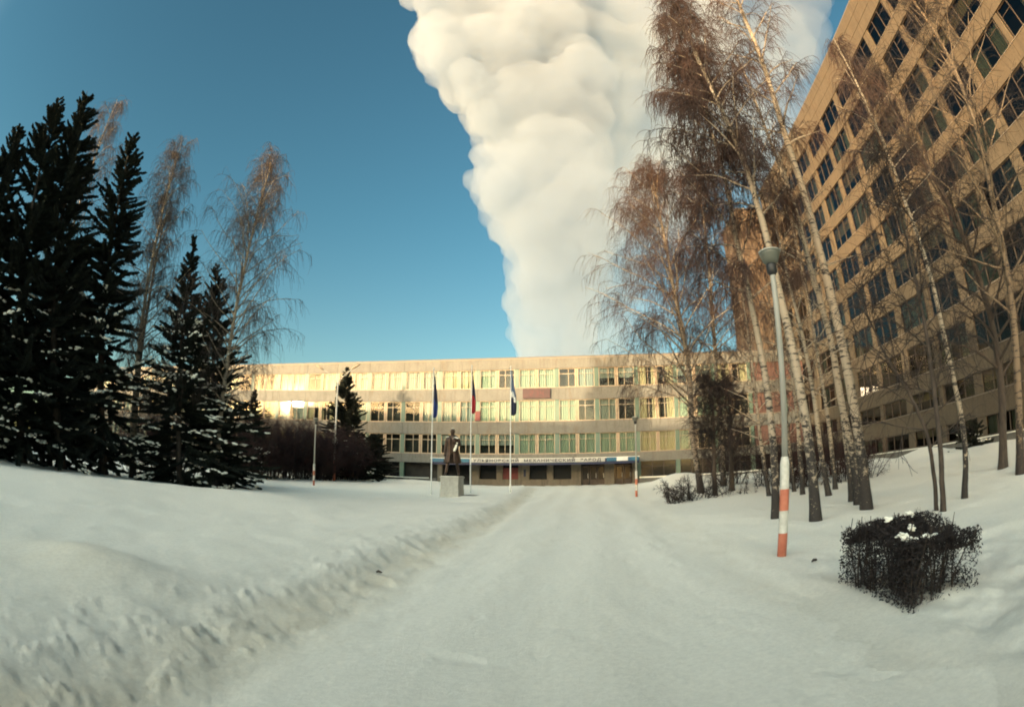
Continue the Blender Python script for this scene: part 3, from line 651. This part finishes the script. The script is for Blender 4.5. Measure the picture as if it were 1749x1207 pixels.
MB().box(6.1, 26, -.40, -.021, zz(.3), zz(1.175)).build('plinth', M_plinth, fb)
# entrance porch wall: piers, dark glazing and doors, recessed beneath the canopy
CL, CR = -17.1, 5.85
pw = MB()
for (a, b, z0_, z1_) in ((-17.1, -16.5, .5, 3.0), (-13.0, -12.1, .5, 3.0), (-10.1, -9.4, .5, 3.0), (-7.6, -6.35, .5, 3.0), (-4.35, -3.65, .5, 3.0), (-1.6, -.5, .5, 3.0), (3.0-.85, 3.35-.1, .5, 3.0), (5.3, 5.85, .5, 3.0)):
    pw.box(a, b, -.28, .3, zz(z0_), zz(z1_))
for (a, b) in ((-12.1, -10.1), (-9.4, -7.6), (-6.35, -4.35), (-3.65, -1.6)): pw.box(a, b, -.22, .26, zz(.5), zz(1.28))
pw.box(CL, CR, -.3, .3, zz(.2), zz(.5))
pw.build('porch_wall', concrete('porch_concrete', (.17, .15, .115), (.07, .06, .05)), fb)
MB().box(CL+.02, CR-.02, .31, .36, zz(.5), zz(3.05)).build('porch_glazing', M_dark, fb)
ds = MB(); M_red = simple('dark_red_panel', (.16, .022, .018), .6, c2=(.10, .015, .014), scale=3)
ds.box(-9.38, -7.62, -.05, .0, zz(1.3), zz(2.6)); ds.build('notice_board', M_red, fb)
MB().box(-6.98, -6.72, -.32, -.281, zz(1.6), zz(2.4)).build('mail_box', M_blue, fb)
for x in (-.42, .5, 1.35, 3.45, 4.4):
    d = MB().box(x, x+.82, .18, .24, zz(.52), zz(2.75)).box(x+.1, x+.72, .165, .18, zz(1.2), zz(2.6), 1)
    dd = d.build('door', [M_woodR, M_dark], fb)
    MB().box(x+.68, x+.72, .10, .165, zz(1.35), zz(1.9)).build('handle', M_white, dd)
cn = MB()
cn.box(CL, CR, -3.0, .0, zz(3.12), zz(3.52)); can = cn.build('canopy', M_blue, fb)
MB().box(CL-.02, CR+.02, -3.02, .0, zz(3.524), zz(3.60)).build('snow_ledge', M_sn, can)
sg = MB(); sg.box(-12.6, 2.1, -3.08, -3.003, zz(3.13), zz(3.56)); sg.build('sign_board', simple('sign_white', (.50, .49, .44), .6, c2=(.38, .37, .33), scale=1.5), can)
MB().box(-16.9, -15.6, -3.07, -3.003, zz(3.14), zz(3.55)).box(-14.0, -12.7, -3.07, -3.003, zz(3.14), zz(3.55)).box(2.3, 3.35, -3.07, -3.003, zz(3.14), zz(3.55)).box(4.6, 5.75, -3.07, -3.003, zz(3.14), zz(3.55)).build('teal_band', M_teal, can)
MB().box(3.37, 4.58, -3.065, -3.003, zz(3.15), zz(3.54)).build('pale_band', M_white, can)
MB().box(CL+.05, CR-.05, -3.06, -3.003, zz(2.86), zz(3.118)).build('navy_band', M_blue, can)
cu = bpy.data.curves.new('t', 'FONT'); cu.body = 'УЛЬЯНОВСКИЙ  МЕХАНИЧЕСКИЙ  ЗАВОД'; cu.size = .47; cu.extrude = .012; cu.offset = .014
cu.align_x = 'CENTER'; cu.space_character = 1.25
to = bpy.data.objects.new('tmp', cu); COL.objects.link(to); bpy.context.view_layer.update()
tm = bpy.data.meshes.new_from_object(to.evaluated_get(bpy.context.evaluated_depsgraph_get())); bpy.data.objects.remove(to)
xs = [v.co.x for v in tm.vertices]; sc_ = 13.9/(max(xs)-min(xs))
for v in tm.vertices: v.co.x *= sc_; v.co.y *= .85
tm.materials.clear(); tm.materials.append(M_letter)
lt = link(bpy.data.objects.new('lettering', tm), can, (-5.25, -3.096, zz(3.21))); lt.rotation_euler = (R_(90), 0, 0)
# things fixed to the facade
dp = empty('display_panel', (-5.52, FY-.14, 10.58), 'dark red display panel with red digits on the concrete band above the entrance', 'sign')
MB().box(-1.58, 1.58, -.1, .13, 0, 1.13).build('case', simple('display_case', (.040, .010, .009), .5, c2=(.06, .014, .012), scale=2), dp)
mb = MB()
for cx, segs in ((-.55, 'abged'), (.05, 'abcdg'), (.62, 'bcfg')):
    S_ = {'a': (-.16, .16, .80, .86), 'g': (-.16, .16, .54, .60), 'd': (-.16, .16, .28, .34), 'b': (.13, .19, .58, .84), 'c': (.13, .19, .30, .56), 'f': (-.19, -.13, .58, .84), 'e': (-.19, -.13, .30, .56)}
    for q in segs: a, b, c, d = S_[q]; mb.box(cx+a, cx+b, -.115, -.1, c, d)
mb.build('digits', simple('digit_red', (.11, .012, .010), .5), dp)
rp = empty('red_plate', (FX0+FS*4+.02, FY+.02, 8.05), 'small dark red plate fixed to a green pier above the statue', 'sign')
MB().box(-.3, .3, 0, .07, 0, 1.15).box(-.25, .25, -.01, 0, .08, 1.07).build('plate', M_red, rp)

# ------------------------------------------------------------------ tall ten-storey block on the right
TX = 27.4; HB = 3.797; ZT = 36.366; BS = 4.784; YC = 42.15
M_core2 = simple('dark_rooms', (.010, .009, .008), .9)
tb = empty('tower_block', (TX, 30, .5), 'tall ten-storey concrete office block along the right side', 'building')
YA, YB = -8, 65.6
def ty(y): return y-30
def tz(z): return z-.5
MB().box(1.5, 16, ty(YA), ty(YB), tz(0), tz(40.4)).build('wall', M_core2, tb)
MB().box(.03, 16.1, ty(YA), ty(YB)+.05, tz(40.402), tz(40.63)).build('roof', M_roofm, tb)
ys = [YC-BS*k for k in range(-5, 12)]
ys = [y for y in ys if YA < y < YB]
edges = sorted([YA]+ys+[YB])
pp = MB()
for j, (a, b) in enumerate(zip(edges[:-1], edges[1:])):
    for q, (za, zb_) in enumerate(((ZT, 37.7), (37.73, 39.1), (39.13, 40.4))):
        pp.box(-.01*q, .3, ty(a)+.012, ty(b)-.012, tz(za), tz(zb_))
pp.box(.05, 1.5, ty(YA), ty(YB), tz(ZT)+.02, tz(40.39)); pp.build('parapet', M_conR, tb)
trow = []
for k in range(1, 10):
    lo = ZT-HB*k; hi = lo+1.36
    if k == 9: lo, hi = 3.04, 4.55
    trow.append((ZT-HB*(k-1), hi))
    mb = MB()
    for a, b in zip(edges[:-1], edges[1:]): mb.box(0, .3, ty(a)+.012, ty(b)-.012, tz(lo), tz(hi)-.05)
    mb.box(.05, 1.5, ty(YA), ty(YB), tz(lo)+.02, tz(hi)-.07)
    for a, b in zip(edges[:-1], edges[1:]): mb.box(-.05, .32, ty(a)+.004, ty(b)-.004, tz(hi)-.05, tz(hi), 1)
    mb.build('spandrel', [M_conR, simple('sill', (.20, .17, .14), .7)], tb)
trow.append((3.04, 1.74))
for j, y in enumerate(ys):
    k = round((YC-y)/BS); w_ = .50 if k % 2 else .27
    mb = MB()
    mb.box(.07, .30, ty(y)-w_, ty(y)+w_, tz(1.66), tz(36.5))
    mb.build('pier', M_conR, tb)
def tower_frame(h, w_):
    mb = MB()
    mb.box(0, .09, -w_/2, -w_/2+.08, 0, h); mb.box(0, .09, w_/2-.08, w_/2, 0, h)
    mb.box(0, .09, -w_/2+.08, w_/2-.08, 0, .07); mb.box(0, .09, -w_/2+.08, w_/2-.08, h-.07, h)
    for q in (-.17, .17): mb.box(.005, .085, w_*q-.04, w_*q+.04, .07, h-.07)
    if h > 2:
        mb.box(.01, .08, w_*.17+.04, w_/2-.08, h*.72, h*.72+.05); mb.box(.01, .08, -w_/2+.08, -w_*.17-.04, h*.72, h*.72+.05)
    return mb.mesh('window', [M_woodR])
WW = BS-.78; FT = {}
def tmesh(h):
    h = round(h, 2)
    if h not in FT:
        pm = bpy.data.meshes.new('pane'); pm.from_pydata([(0, -WW/2, 0), (0, WW/2, 0), (0, WW/2, h), (0, -WW/2, h)], [], [(0, 3, 2, 1)]); pm.materials.append(M_glR)
        cs = []
        for i, (segs, mt, hb) in enumerate((([(-WW/2, WW/2)], 1, 0), ([(-WW/2, -.6), (.7, WW/2)], 1, 0), ([(-WW/2, -.3)], 0, 0), ([(-WW/2, WW/2)], 2, h*.5))):
            cm = curtain_mesh(WW, h, segs, M_cur[mt], seed=i, hb=hb)
            for v in cm.vertices: v.co.x, v.co.y = v.co.y, v.co.x
            cs.append(cm)
        FT[h] = (tower_frame(h, WW), pm, cs)
    return FT[h]
rt = np.random.default_rng(5); cnt = 0
mids = [(y0+y1)/2 for y0, y1 in zip(sorted(ys)[:-1], sorted(ys)[1:])]
cells = [(m_, i, t_, b_) for i, (t_, b_) in enumerate(trow) for m_ in mids]
vis = sorted(cells, key=lambda c: (c[0] > 52)*100+(c[0] < 9)*100+abs(c[0]-26))
rest = MB()
for q, (m_, i, t_, b_) in enumerate(vis):
    fm, pm, cs = tmesh(t_-b_)
    if q < 98:
        f = link(bpy.data.objects.new('window', fm), tb, (.13, ty(m_), tz(b_)))
        link(bpy.data.objects.new('pane', pm), f, (.05, 0, 0))
        if rt.random() < .6: link(bpy.data.objects.new('curtain', cs[int(rt.integers(0, 4))]), f, (.32, 0, 0))
    else:
        for v in fm.vertices: rest.v.append((v.co.x+.16, v.co.y+ty(m_), v.co.z+tz(b_)))
        o = len(rest.v)-len(fm.vertices)
        for p in fm.polygons: rest.f.append(tuple(o+z for z in p.vertices)); rest.m.append(0)
        o = len(rest.v); rest.v += [(.21, ty(m_)-WW/2, tz(b_)), (.21, ty(m_)+WW/2, tz(b_)), (.21, ty(m_)+WW/2, tz(t_)), (.21, ty(m_)-WW/2, tz(t_))]; rest.f.append((o, o+3, o+2, o+1)); rest.m.append(1)
ro = rest.build('remaining_windows', [M_woodR, M_glR], tb); ro['kind'] = 'stuff'
MB().box(-.12, 1.5, ty(YA), ty(YB), tz(-.3), tz(1.62)).build('plinth', M_plinth, tb)
MB().box(-.3, .1, ty(YA), ty(60), tz(1.622), tz(1.70)).build('snow_ledge', M_sn, tb)
# end stair tower of the block, rising behind the long facade
st = empty('stair_tower', (25.2, 68.7, .5), 'ribbed concrete stair tower at the far end of the tall block', 'building')
mb = MB().box(-2.0, 5.6, -2.6, 6, 0, 37.2)
for i in range(7): mb.box(-2.02+i*.68, -2.02+i*.68+.14, -2.72, -2.6, 14, 37.3)
for i in range(10): mb.box(-1.88, 2.15, -2.66, -2.6, 15.2+i*2.2, 15.2+i*2.2+.12)
mb.build('wall', simple('brown_concrete', (.065, .048, .034), .9, c2=(.11, .08, .055), scale=1.2), st)
MB().box(-2.08, 5.7, -2.8, 6.1, 37.302, 37.5).build('roof', M_roofm, st)

# ------------------------------------------------------------------ unseen blocks added behind the viewer to shade snow and lower walls
u = np.array([math.sin(SUN_AZ), math.cos(SUN_AZ)]); wv = np.array([u[1], -u[0]])
for (t0, t1, hh, lab) in SHADE:
    c = -62*u+wv*(t0+t1)/2
    o = empty('unseen_shade_block', (c[0], c[1], 0), lab, 'building', rz=-SUN_AZ)
    L_ = (t1-t0)/2
    MB().box(-L_, L_, -6, 6, -.5, hh-.4).build('wall', M_conR, o)
    MB().box(-L_-.2, L_+.2, -6.2, 6.2, hh-.395, hh).build('roof', M_roofm, o)
    mb = MB()
    for z in np.arange(2.2, hh-2.5, 3.4):
        for x in np.arange(-L_+2, L_-3, 4.0): mb.box(x, x+2.8, 6.003, 6.05, z, z+1.7)
    mb.build('windows', M_dark, o)

# ------------------------------------------------------------------ lamps
M_pole = simple('grey_paint', (.30, .30, .27), .55, c2=(.38, .37, .33), scale=3, stretch=(3, 3, .6))
M_redw = simple('faded_red_paint', (.42, .12, .07), .6, c2=(.50, .17, .10), scale=7)
M_wht = simple('worn_white_paint', (.62, .60, .53), .6, c2=(.45, .43, .37), scale=6)
M_bowl = simple('milky_lamp_glass', (.12, .125, .10), .35)
M_blk = simple('black_metal', (.02, .02, .02), .5)
def post_lamp(x, y, label, lean=(0, 0), hh=5.1, seg=16):
    z = gz(x, y); o = empty('street_lamp', (x, y, z), label, 'street lamp', 'banded post lamps')
    sh = lambda q: (lean[0]*q/hh, lean[1]*q/hh)
    MB().lathe([(.083, -.2), (.083, .40), (.083, .78), (.083, 1.14), (.083, 1.56), (.075, 1.62), (.066, 1.65), (.06, 1.68)], seg=seg, sh=sh, ms=[1, 0, 1, 0, 0, 0, 0]).build('base_post', [M_wht, M_redw], o, smooth=True)
    MB().lathe([(.053, 1.66), (.05, hh-.32), (.05, hh-.25)], seg=seg, sh=sh).build('pole', M_pole, o, smooth=True)
    MB().lathe([(.055, hh-.27), (.095, hh-.22), (.10, hh-.08), (.085, hh-.05)], seg=seg, sh=sh).build('socket', M_blk, o, smooth=True)
    MB().lathe([(.10, hh-.06), (.15, hh+.0), (.195, hh+.12), (.205, hh+.165)], seg=seg, sh=sh).build('lamp_bowl', M_bowl, o, smooth=True)
    MB().lathe([(.215, hh+.16), (.218, hh+.185), (.12, hh+.215), (.02, hh+.23)], seg=seg, sh=sh).build('lid', M_pole, o, smooth=True)
post_lamp(3.32, 8.44, 'tall grey lamp post with red and white banded base, nearest the viewer', (.15, -.06))
post_lamp(-20.3, 36.1, 'small banded lamp post left of the lone conical spruce', hh=5.0)
post_lamp(3.23, 33.6, 'small banded lamp post at the right corner of the entrance', hh=4.9)
o = empty('street_lamp', (-23.9, 46.6, gz(-23.9, 46.6)), 'tall double-armed street light rising in front of the lone conical spruce', 'street lamp')
MB().lathe([(.13, -.3), (.12, 2.0)], seg=12).build('base_post', M_redw, o, smooth=True)
MB().lathe([(.10, 1.99), (.085, 5.2), (.07, 9.9)], seg=12).lathe([(.10, 3.6), (.26, 3.7), (.26, 4.1), (.10, 4.2)], seg=12).build('pole', M_wht, o, smooth=True)
for sx in (-1, 1):
    P = np.array([[0, 0, 9.6], [sx*.35, -.05, 10.1], [sx*1.0, -.15, 10.6], [sx*1.75, -.3, 11.05]])[None]
    a = npobj('arm', tubes(P, np.full((1, 4), .04), 8), M_pole, o, smooth=True)
    hd = npobj('lamp_head', blobs(np.array([[sx*2.05, -.36, 11.22]]), np.array([[.48, .15, .12]]), np.array([0. if sx > 0 else math.pi]), 0, ICO1, np.array([.5])), M_brown, a, smooth=True)

# ------------------------------------------------------------------ flags
def flag(x, y, label, mats, bands, seed, top=10.4, width=.46):
    z = gz(x, y); o = empty('flagpole', (x, y, z), label, 'flagpole', 'flagpoles by the statue')
    hh = top-z
    MB().lathe([(.07, -.2), (.065, .5), (.045, .55), (.036, hh*.6), (.025, hh)], seg=12).lathe([(.0301, hh-.02), (.06, hh+.03), (.02, hh+.1)], seg=10).build('pole', M_white, o, smooth=True)
    r = np.random.default_rng(seed); nz, nx = 34, 14; V = np.zeros((nz, nx, 3))
    tz_ = np.linspace(0, 1, nz)
    for i, t in enumerate(tz_):
        wd = width*(.10+.9*math.sin(min(1, t*1.25)*math.pi*.52))*(1 if t < .93 else 1-(t-.93)*6)
        for j in range(nx):
            s = j/(nx-1); V[i, j] = (.05+wd*s*(.8+.2*math.sin(3*t)), .10*math.sin(s*9+t*2+seed)*(.4+t)*min(1, 4*s)*.8, hh-.25-t*3.15-.25*s*math.sin(t*3))
    idx = np.arange(nz*nx).reshape(nz, nx)
    F = np.stack([idx[:-1, :-1], idx[:-1, 1:], idx[1:, 1:], idx[1:, :-1]], -1).reshape(-1, 4)
    c = V.reshape(-1, 3)[F].mean(1); tt = (hh-.25-c[:, 2])/3.4+ .06*np.sin(c[:, 0]*14)
    mi = np.zeros(len(F), int)
    for k, b in enumerate(bands): mi[tt > b] = k+1
    me = np_mesh('flag', V.reshape(-1, 3), F, True, mats, mi)
    f = link(bpy.data.objects.new('flag', me), o); sm = f.modifiers.new('s', 'SOLIDIFY'); sm.thickness = .006
    f.rotation_euler = (0, 0, r.uniform(-.3, .3))
F_nav = simple('dark_navy_cloth', (.012, .016, .045), .8); F_blu = simple('blue_cloth', (.02, .04, .16), .8); F_red = simple('red_cloth', (.28, .012, .02), .8)
F_lbl = simple('grey_blue_cloth', (.07, .11, .19), .8); F_wh = simple('white_cloth', (.6, .62, .6), .8); F_blk = simple('blackish_blue_cloth', (.02, .02, .03), .8)  # last cloth: near-black blue for the flags' darkest bands
flag(-10.32, 34.6, 'left flagpole with a limp dark navy flag', [F_blk, F_nav, F_blu], [.2, .62], 1, 8.95, .36)
flag(-8.0, 36.4, 'middle flagpole, limp dark flag with red lower end', [F_wh, F_blk, F_nav, F_red], [.04, .22, .60], 2, 9.45, .31)
flag(-5.12, 36.0, 'right flagpole with a limp grey-blue and white flag', [F_lbl, F_wh, F_nav], [.50, .62], 3, 9.25, .38)

# ------------------------------------------------------------------ statue on its pedestal
sx, sy = -8.55, 33.4; sz0 = gz(sx, sy)
ps = empty('pedestal', (sx, sy, sz0), 'square grey stone pedestal carrying the bronze statue', 'pedestal', rz=R_(-4))
M_stone = concrete('pedestal_stone', (.44, .43, .38), (.3, .29, .26))
MB().box(-.62, .62, -.62, .62, -.3, .48).build('base', M_stone, ps)
MB().box(-.60, .60, -.60, .60, .485, 1.22).build('block', M_stone, ps)
MB().box(-.64, .64, -.64, .64, 1.225, 1.32).build('cap', M_stone, ps)
MB().box(-.58, .58, -.58, .58, 1.322, 1.35).build('snow_ledge', M_sn, ps)
M_brz = simple('bronze', (.045, .028, .02), .42, .6, c2=(.075, .045, .032), scale=5, bd=.01, bs_=20)
stt = empty('statue', (sx, sy, sz0+1.35), 'dark bronze statue of a striding man in a long coat, snow on his arm', 'statue', rz=R_(8))
S = 3.15/1.85
def skin(name, verts, edges, mat, parent, root=0, sub=2):
    me = bpy.data.meshes.new(name); me.from_pydata([tuple(c*S for c in v[:3]) for v in verts], edges, []); me.materials.append(mat)
    ob = link(bpy.data.objects.new(name, me), parent); m_ = ob.modifiers.new('sk', 'SKIN'); m_.use_smooth_shade = True
    me.skin_vertices[0].data[root].use_root = True
    for i, v in enumerate(verts): me.skin_vertices[0].data[i].radius = (v[3]*S, (v[4] if len(v) > 4 else v[3])*S); 
    if root: me.skin_vertices[0].data[0].use_root = False
    sb = ob.modifiers.new('sb', 'SUBSURF'); sb.levels = sub; sb.render_levels = sub
    return ob
vb = [(0, 0, .98, .15, .11), (0, 0, 1.15, .14, .10), (0, .0, 1.35, .18, .12), (0, 0, 1.48, .13, .10), (0, -.01, 1.56, .06, .06), (0, -.02, 1.64, .085, .10), (0, -.02, 1.74, .095, .105), (0, -.015, 1.82, .06, .07),
      (-.10, 0, .90, .10, .10), (-.17, -.10, .50, .065, .07), (-.24, -.16, .09, .045, .05), (-.25, -.32, .045, .045, .035),
      (.10, 0, .90, .10, .10), (.17, .08, .50, .065, .07), (.22, .22, .09, .045, .05), (.24, .06, .045, .045, .035),
      (-.20, 0, 1.45, .07, .07), (-.27, .02, 1.17, .055, .055), (-.29, -.05, .93, .04, .04), (-.29, -.08, .84, .035, .045),
      (.20, 0, 1.45, .07, .07), (.29, -.03, 1.18, .055, .055), (.16, -.22, 1.22, .045, .045), (.07, -.26, 1.28, .035, .045)]
eb = [(0, 1), (1, 2), (2, 3), (3, 4), (4, 5), (5, 6), (6, 7), (0, 8), (8, 9), (9, 10), (10, 11), (0, 12), (12, 13), (13, 14), (14, 15), (3, 16), (16, 17), (17, 18), (18, 19), (3, 20), (20, 21), (21, 22), (22, 23)]
bd = skin('body', vb, eb, M_brz, stt)
# open coat: flaring shell over the trunk down to the knees
mb = MB(); V = []; F = []; prof = [(1.47, .19, .13), (1.38, .235, .16), (1.2, .20, .155), (1.0, .205, .165), (.8, .25, .20), (.6, .30, .245), (.48, .33, .27)]
for z, a, b in prof:
    for i in range(25):
        an = -math.pi/2+.22+(2*math.pi-.44)*i/24; f = 1+.05*math.sin(an*7)*(1.5-z)
        V.append((a*f*math.cos(an)*S, (b*f*math.sin(an)+.03*(1.2-z))*S, z*S))
for j in range(len(prof)-1):
    for i in range(24): F.append((j*25+i, j*25+i+1, (j+1)*25+i+1, (j+1)*25+i))
me = bpy.data.meshes.new('coat'); me.from_pydata(V, [], F); me.materials.append(M_brz); me.polygons.foreach_set('use_smooth', [True]*len(F))
ct = link(bpy.data.objects.new('coat', me), stt); q = ct.modifiers.new('s', 'SOLIDIFY'); q.thickness = .05; q.offset = -1; q2 = ct.modifiers.new('b', 'SUBSURF'); q2.render_levels = 1; q2.levels = 1
npobj('book', blobs(np.array([[.10*S, -.28*S, 1.33*S]]), np.array([[.09*S, .03*S, .12*S]]), np.array([.3]), .02), M_brz, stt, smooth=False)
fing = []
for hx, hy, hz, dx, dy, dz in ((-.29, -.09, .83, 0, -.3, -1), (.06, -.27, 1.30, -.4, -.3, .8)):
    for i in range(5):
        o_ = (i-2)*.018; a = np.array([hx+(o_ if i else -.03), hy+.01*i, hz]); d = unit(np.array([dx+(-.5 if i == 0 else 0), dy, dz])); l = (.05, .075, .085, .08, .062)[i]
        fing.append(np.stack([a, a+d*l*.5, a+d*l*.85+np.array([0, -.012, 0]), a+d*l+np.array([0, -.03, 0])])*S)
npobj('fingers', tubes(np.array(fing), rad(10, 4, .012*S, .008*S), 6), M_brz, stt, smooth=True)
npobj('nose', blobs(np.array([[0, -.125*S, 1.70*S], [-.035*S, -.105*S, 1.735*S], [.035*S, -.105*S, 1.735*S], [-.09*S, -.01*S, 1.71*S], [.09*S, -.01*S, 1.71*S]]), np.array([[.015, .025, .03], [.02, .01, .01], [.02, .01, .01], [.012, .02, .035], [.012, .02, .035]])*S, np.zeros(5), .05), M_brz, stt, smooth=True)
npobj('snow_load', blobs(np.array([[.12, -.10, 1.47], [.19, -.10, 1.45], [.06, -.13, 1.43], [.17, -.22, 1.18], [.15, -.24, 1.10], [.12, -.25, 1.03], [.10, -.24, .98], [.18, -.21, 1.25], [-.18, -.03, 1.50], [0, .02, 1.83]])*S, np.array([[.07, .05, .03], [.06, .05, .025], [.05, .04, .02], [.045, .03, .06], [.045, .03, .06], [.05, .03, .055], [.05, .03, .04], [.05, .04, .04], [.07, .06, .02], [.05, .05, .02]])*S, np.zeros(10), .12), M_sn, stt, smooth=True)

# ------------------------------------------------------------------ small litter on the snow
for nm, x, y, L_, lab, a in (('stick', -6.9, 31.8, .62, 'dark stick lying on the snow right of the pedestal', .2), ('bark_piece', 3.43, 7.29, .07, 'small dark scrap on the snow right of the lamp post', .5), ('clod_of_dirt', -3.05, 7.45, .045, 'dark dirty lump on the ridge left of the drive', .1)):
    z = gz(x, y); P = np.array([[-L_, 0, .03], [-.3*L_, .01, .045], [.4*L_, -.01, .04], [L_, .01, .03]])[None]
    ob = npobj(nm, tubes(P, np.array([[.012, .022, .02, .01]])*(1.6 if L_ > .5 else 1), 7), M_dbark, None, (x, y, z), True); ob.rotation_euler[2] = a
    tag(ob, lab, nm.replace('_', ' '))

# ------------------------------------------------------------------ steam plume from the plant behind
def volmat(name, dens, col=(1, 1, 1), an=.2, nz=None):
    m = bpy.data.materials.new(name); m.use_nodes = True; nt = m.node_tree
    for n_ in list(nt.nodes):
        if n_.type == 'BSDF_PRINCIPLED': nt.nodes.remove(n_)
    out = [n_ for n_ in nt.nodes if n_.type == 'OUTPUT_MATERIAL'][0]
    v = nt.nodes.new('ShaderNodeVolumeScatter'); v.inputs['Color'].default_value = (*col, 1); v.inputs['Density'].default_value = dens; v.inputs['Anisotropy'].default_value = an
    ab = nt.nodes.new('ShaderNodeVolumeAbsorption'); ab.inputs['Color'].default_value = (*col, 1); ab.inputs['Density'].default_value = dens
    if nz:
        sc_, lo, hi, dmin = nz
        mr = nt.nodes.new('ShaderNodeMapRange'); mr.interpolation_type = 'SMOOTHSTEP'
        mr.inputs[1].default_value = lo; mr.inputs[2].default_value = hi; mr.inputs[3].default_value = dens*dmin; mr.inputs[4].default_value = dens*2.0
        nt.links.new(noise(nt, sc_, (1, 1, .8), 4, .6), mr.inputs[0])
        nt.links.new(mr.outputs[0], v.inputs['Density']); nt.links.new(mr.outputs[0], ab.inputs['Density'])
    ad = nt.nodes.new('ShaderNodeAddShader'); nt.links.new(v.outputs[0], ad.inputs[0]); nt.links.new(ab.outputs[0], ad.inputs[1])
    nt.links.new(ad.outputs[0], out.inputs['Volume']); return m
PY = 250.0
prof = [(25, -30, 0), (61, -37, 4), (93, -41, 12), (112, -39.5, 20), (130, -48, 26), (148, -60, 36), (160, -64, 42), (170, -60, 45), (178, -44, 46), (188, -47, 52), (200, -62, 58), (207, -66, 60), (225, -76, 66), (250, -95, 72), (275, -104, 78), (310, -110, 84), (350, -117, 92), (400, -125, 100), (450, -130, 105)]
pz = [a for a, _, _ in prof]; pl_ = [b for _, b, _ in prof]; pr_ = [c for _, _, c in prof]
def plume(name, mat, r, kind, label):
    P = []; Rr = []
    if kind == 'core':
        z = 28.
        while z < 450:
            l_ = np.interp(z, pz, pl_); fr_ = np.interp(z, [60, 140, 260, 340], [1.0, .86, .68, .60])+.07*math.sin(z*.06)+.06*math.sin(z*.021+1); rt_ = l_+(np.interp(z, pz, pr_)-l_)*fr_; wd = rt_-l_
            n = 1+int(wd/16)
            for k in range(n+2):
                big = min(wd*.40, 26)*r.uniform(.5, 1); xx = r.uniform(l_+big*1.05, max(rt_-big*.6, l_+big*1.1)); P.append((xx, PY+r.uniform(-.08, .35)*wd, z+r.uniform(-4, 4))); Rr.append(big)
            for k in range(3):
                s_ = r.uniform(3.2, 8.5)*(.6+wd/80); P.append((l_+s_*r.uniform(.85, 1.9), PY+r.uniform(-.25, .15)*wd, z+r.uniform(-4, 4))); Rr.append(s_)
            z += 5.5+z*.014
    elif kind == 'mid':
        z = 40.
        while z < 450:
            l_ = np.interp(z, pz, pl_); w_ = (np.interp(z, pz, pr_)-l_)*1.2
            for k in range(3+int(w_/30)):
                f = r.uniform(.40, .95); rr_ = (9+w_*.19)*r.uniform(.6, 1.15); P.append((l_+w_*f, PY+r.uniform(.1, .8)*w_, z+r.uniform(-6, 6))); Rr.append(rr_)
            z += 9+z*.03
    else:
        for k in range(150):
            z = r.uniform(70, 440); l_ = np.interp(z, pz, pl_); w_ = (np.interp(z, pz, pr_)-l_)*1.35+10; rr_ = r.uniform(14, 32)*(.4+z/300)
            P.append((l_+w_*r.uniform(.45, 1.15), PY+r.uniform(40, 130), z)); Rr.append(rr_)
        for (x, z, rr_) in ((150, 262, 9), (157, 268, 12), (166, 262, 10), (148, 285, 8), (172, 274, 9)): P.append((x, PY+60, z)); Rr.append(rr_)
    P = np.array(P); Rr = np.array(Rr)
    v, f = blobs(P, np.stack([Rr, Rr, Rr*.92], -1), None, .05, ICO1, None, 9)
    o_ = np.array([-20, PY, 0.]); me = np_mesh(name, v-o_, f, True, [mat]); ob = link(bpy.data.objects.new(name, me), None, tuple(o_))
    a = ob.modifiers.new('r', 'REMESH'); a.mode = 'VOXEL'; a.voxel_size = {'core': 1.5, 'mid': 3.5, 'veil': 6}[kind]; a.use_smooth_shade = True
    for sc__, st_ in {'core': ((15, 4), (6, 2.8), (2.2, 2.4)), 'mid': ((28, 20), (10, 8)), 'veil': ((45, 40), (18, 14))}[kind]:
        tx_ = bpy.data.textures.new('steam', 'CLOUDS'); tx_.noise_scale = sc__; tx_.noise_depth = 2
        d_ = ob.modifiers.new('d', 'DISPLACE'); d_.texture = tx_; d_.strength = st_; d_.mid_level = .5; d_.texture_coords = 'LOCAL'
    a = ob.modifiers.new('r2', 'REMESH'); a.mode = 'VOXEL'; a.voxel_size = {'core': 1.4, 'mid': 3.5, 'veil': 6}[kind]; a.use_smooth_shade = True
    tag(ob, label, 'steam', kind='stuff'); return ob
if PLUME:
    plume('steam_plume', volmat('steam', STEAM_D, (.54, .63, .73), .3, (.045, .27, .68, .55)), np.random.default_rng(2), 'core', 'thick white steam column rising behind the long office building')
    plume('steam_fringe', volmat('soft_steam', .0075, (.60, .68, .76), .3, (.022, .38, .64, .1)), np.random.default_rng(3), 'mid', 'softer steam on the right side of the thick white column')
    plume('steam_veil', volmat('thin_steam', VEIL_D, (.66, .73, .78), .3, (.012, .35, .65, .15)), np.random.default_rng(4), 'veil', 'thin pale steam drifting right of the thick white column')

for o in list(COL.objects):
    if o.name.split('.')[0] == 'snow_load': o['kind'] = 'stuff'
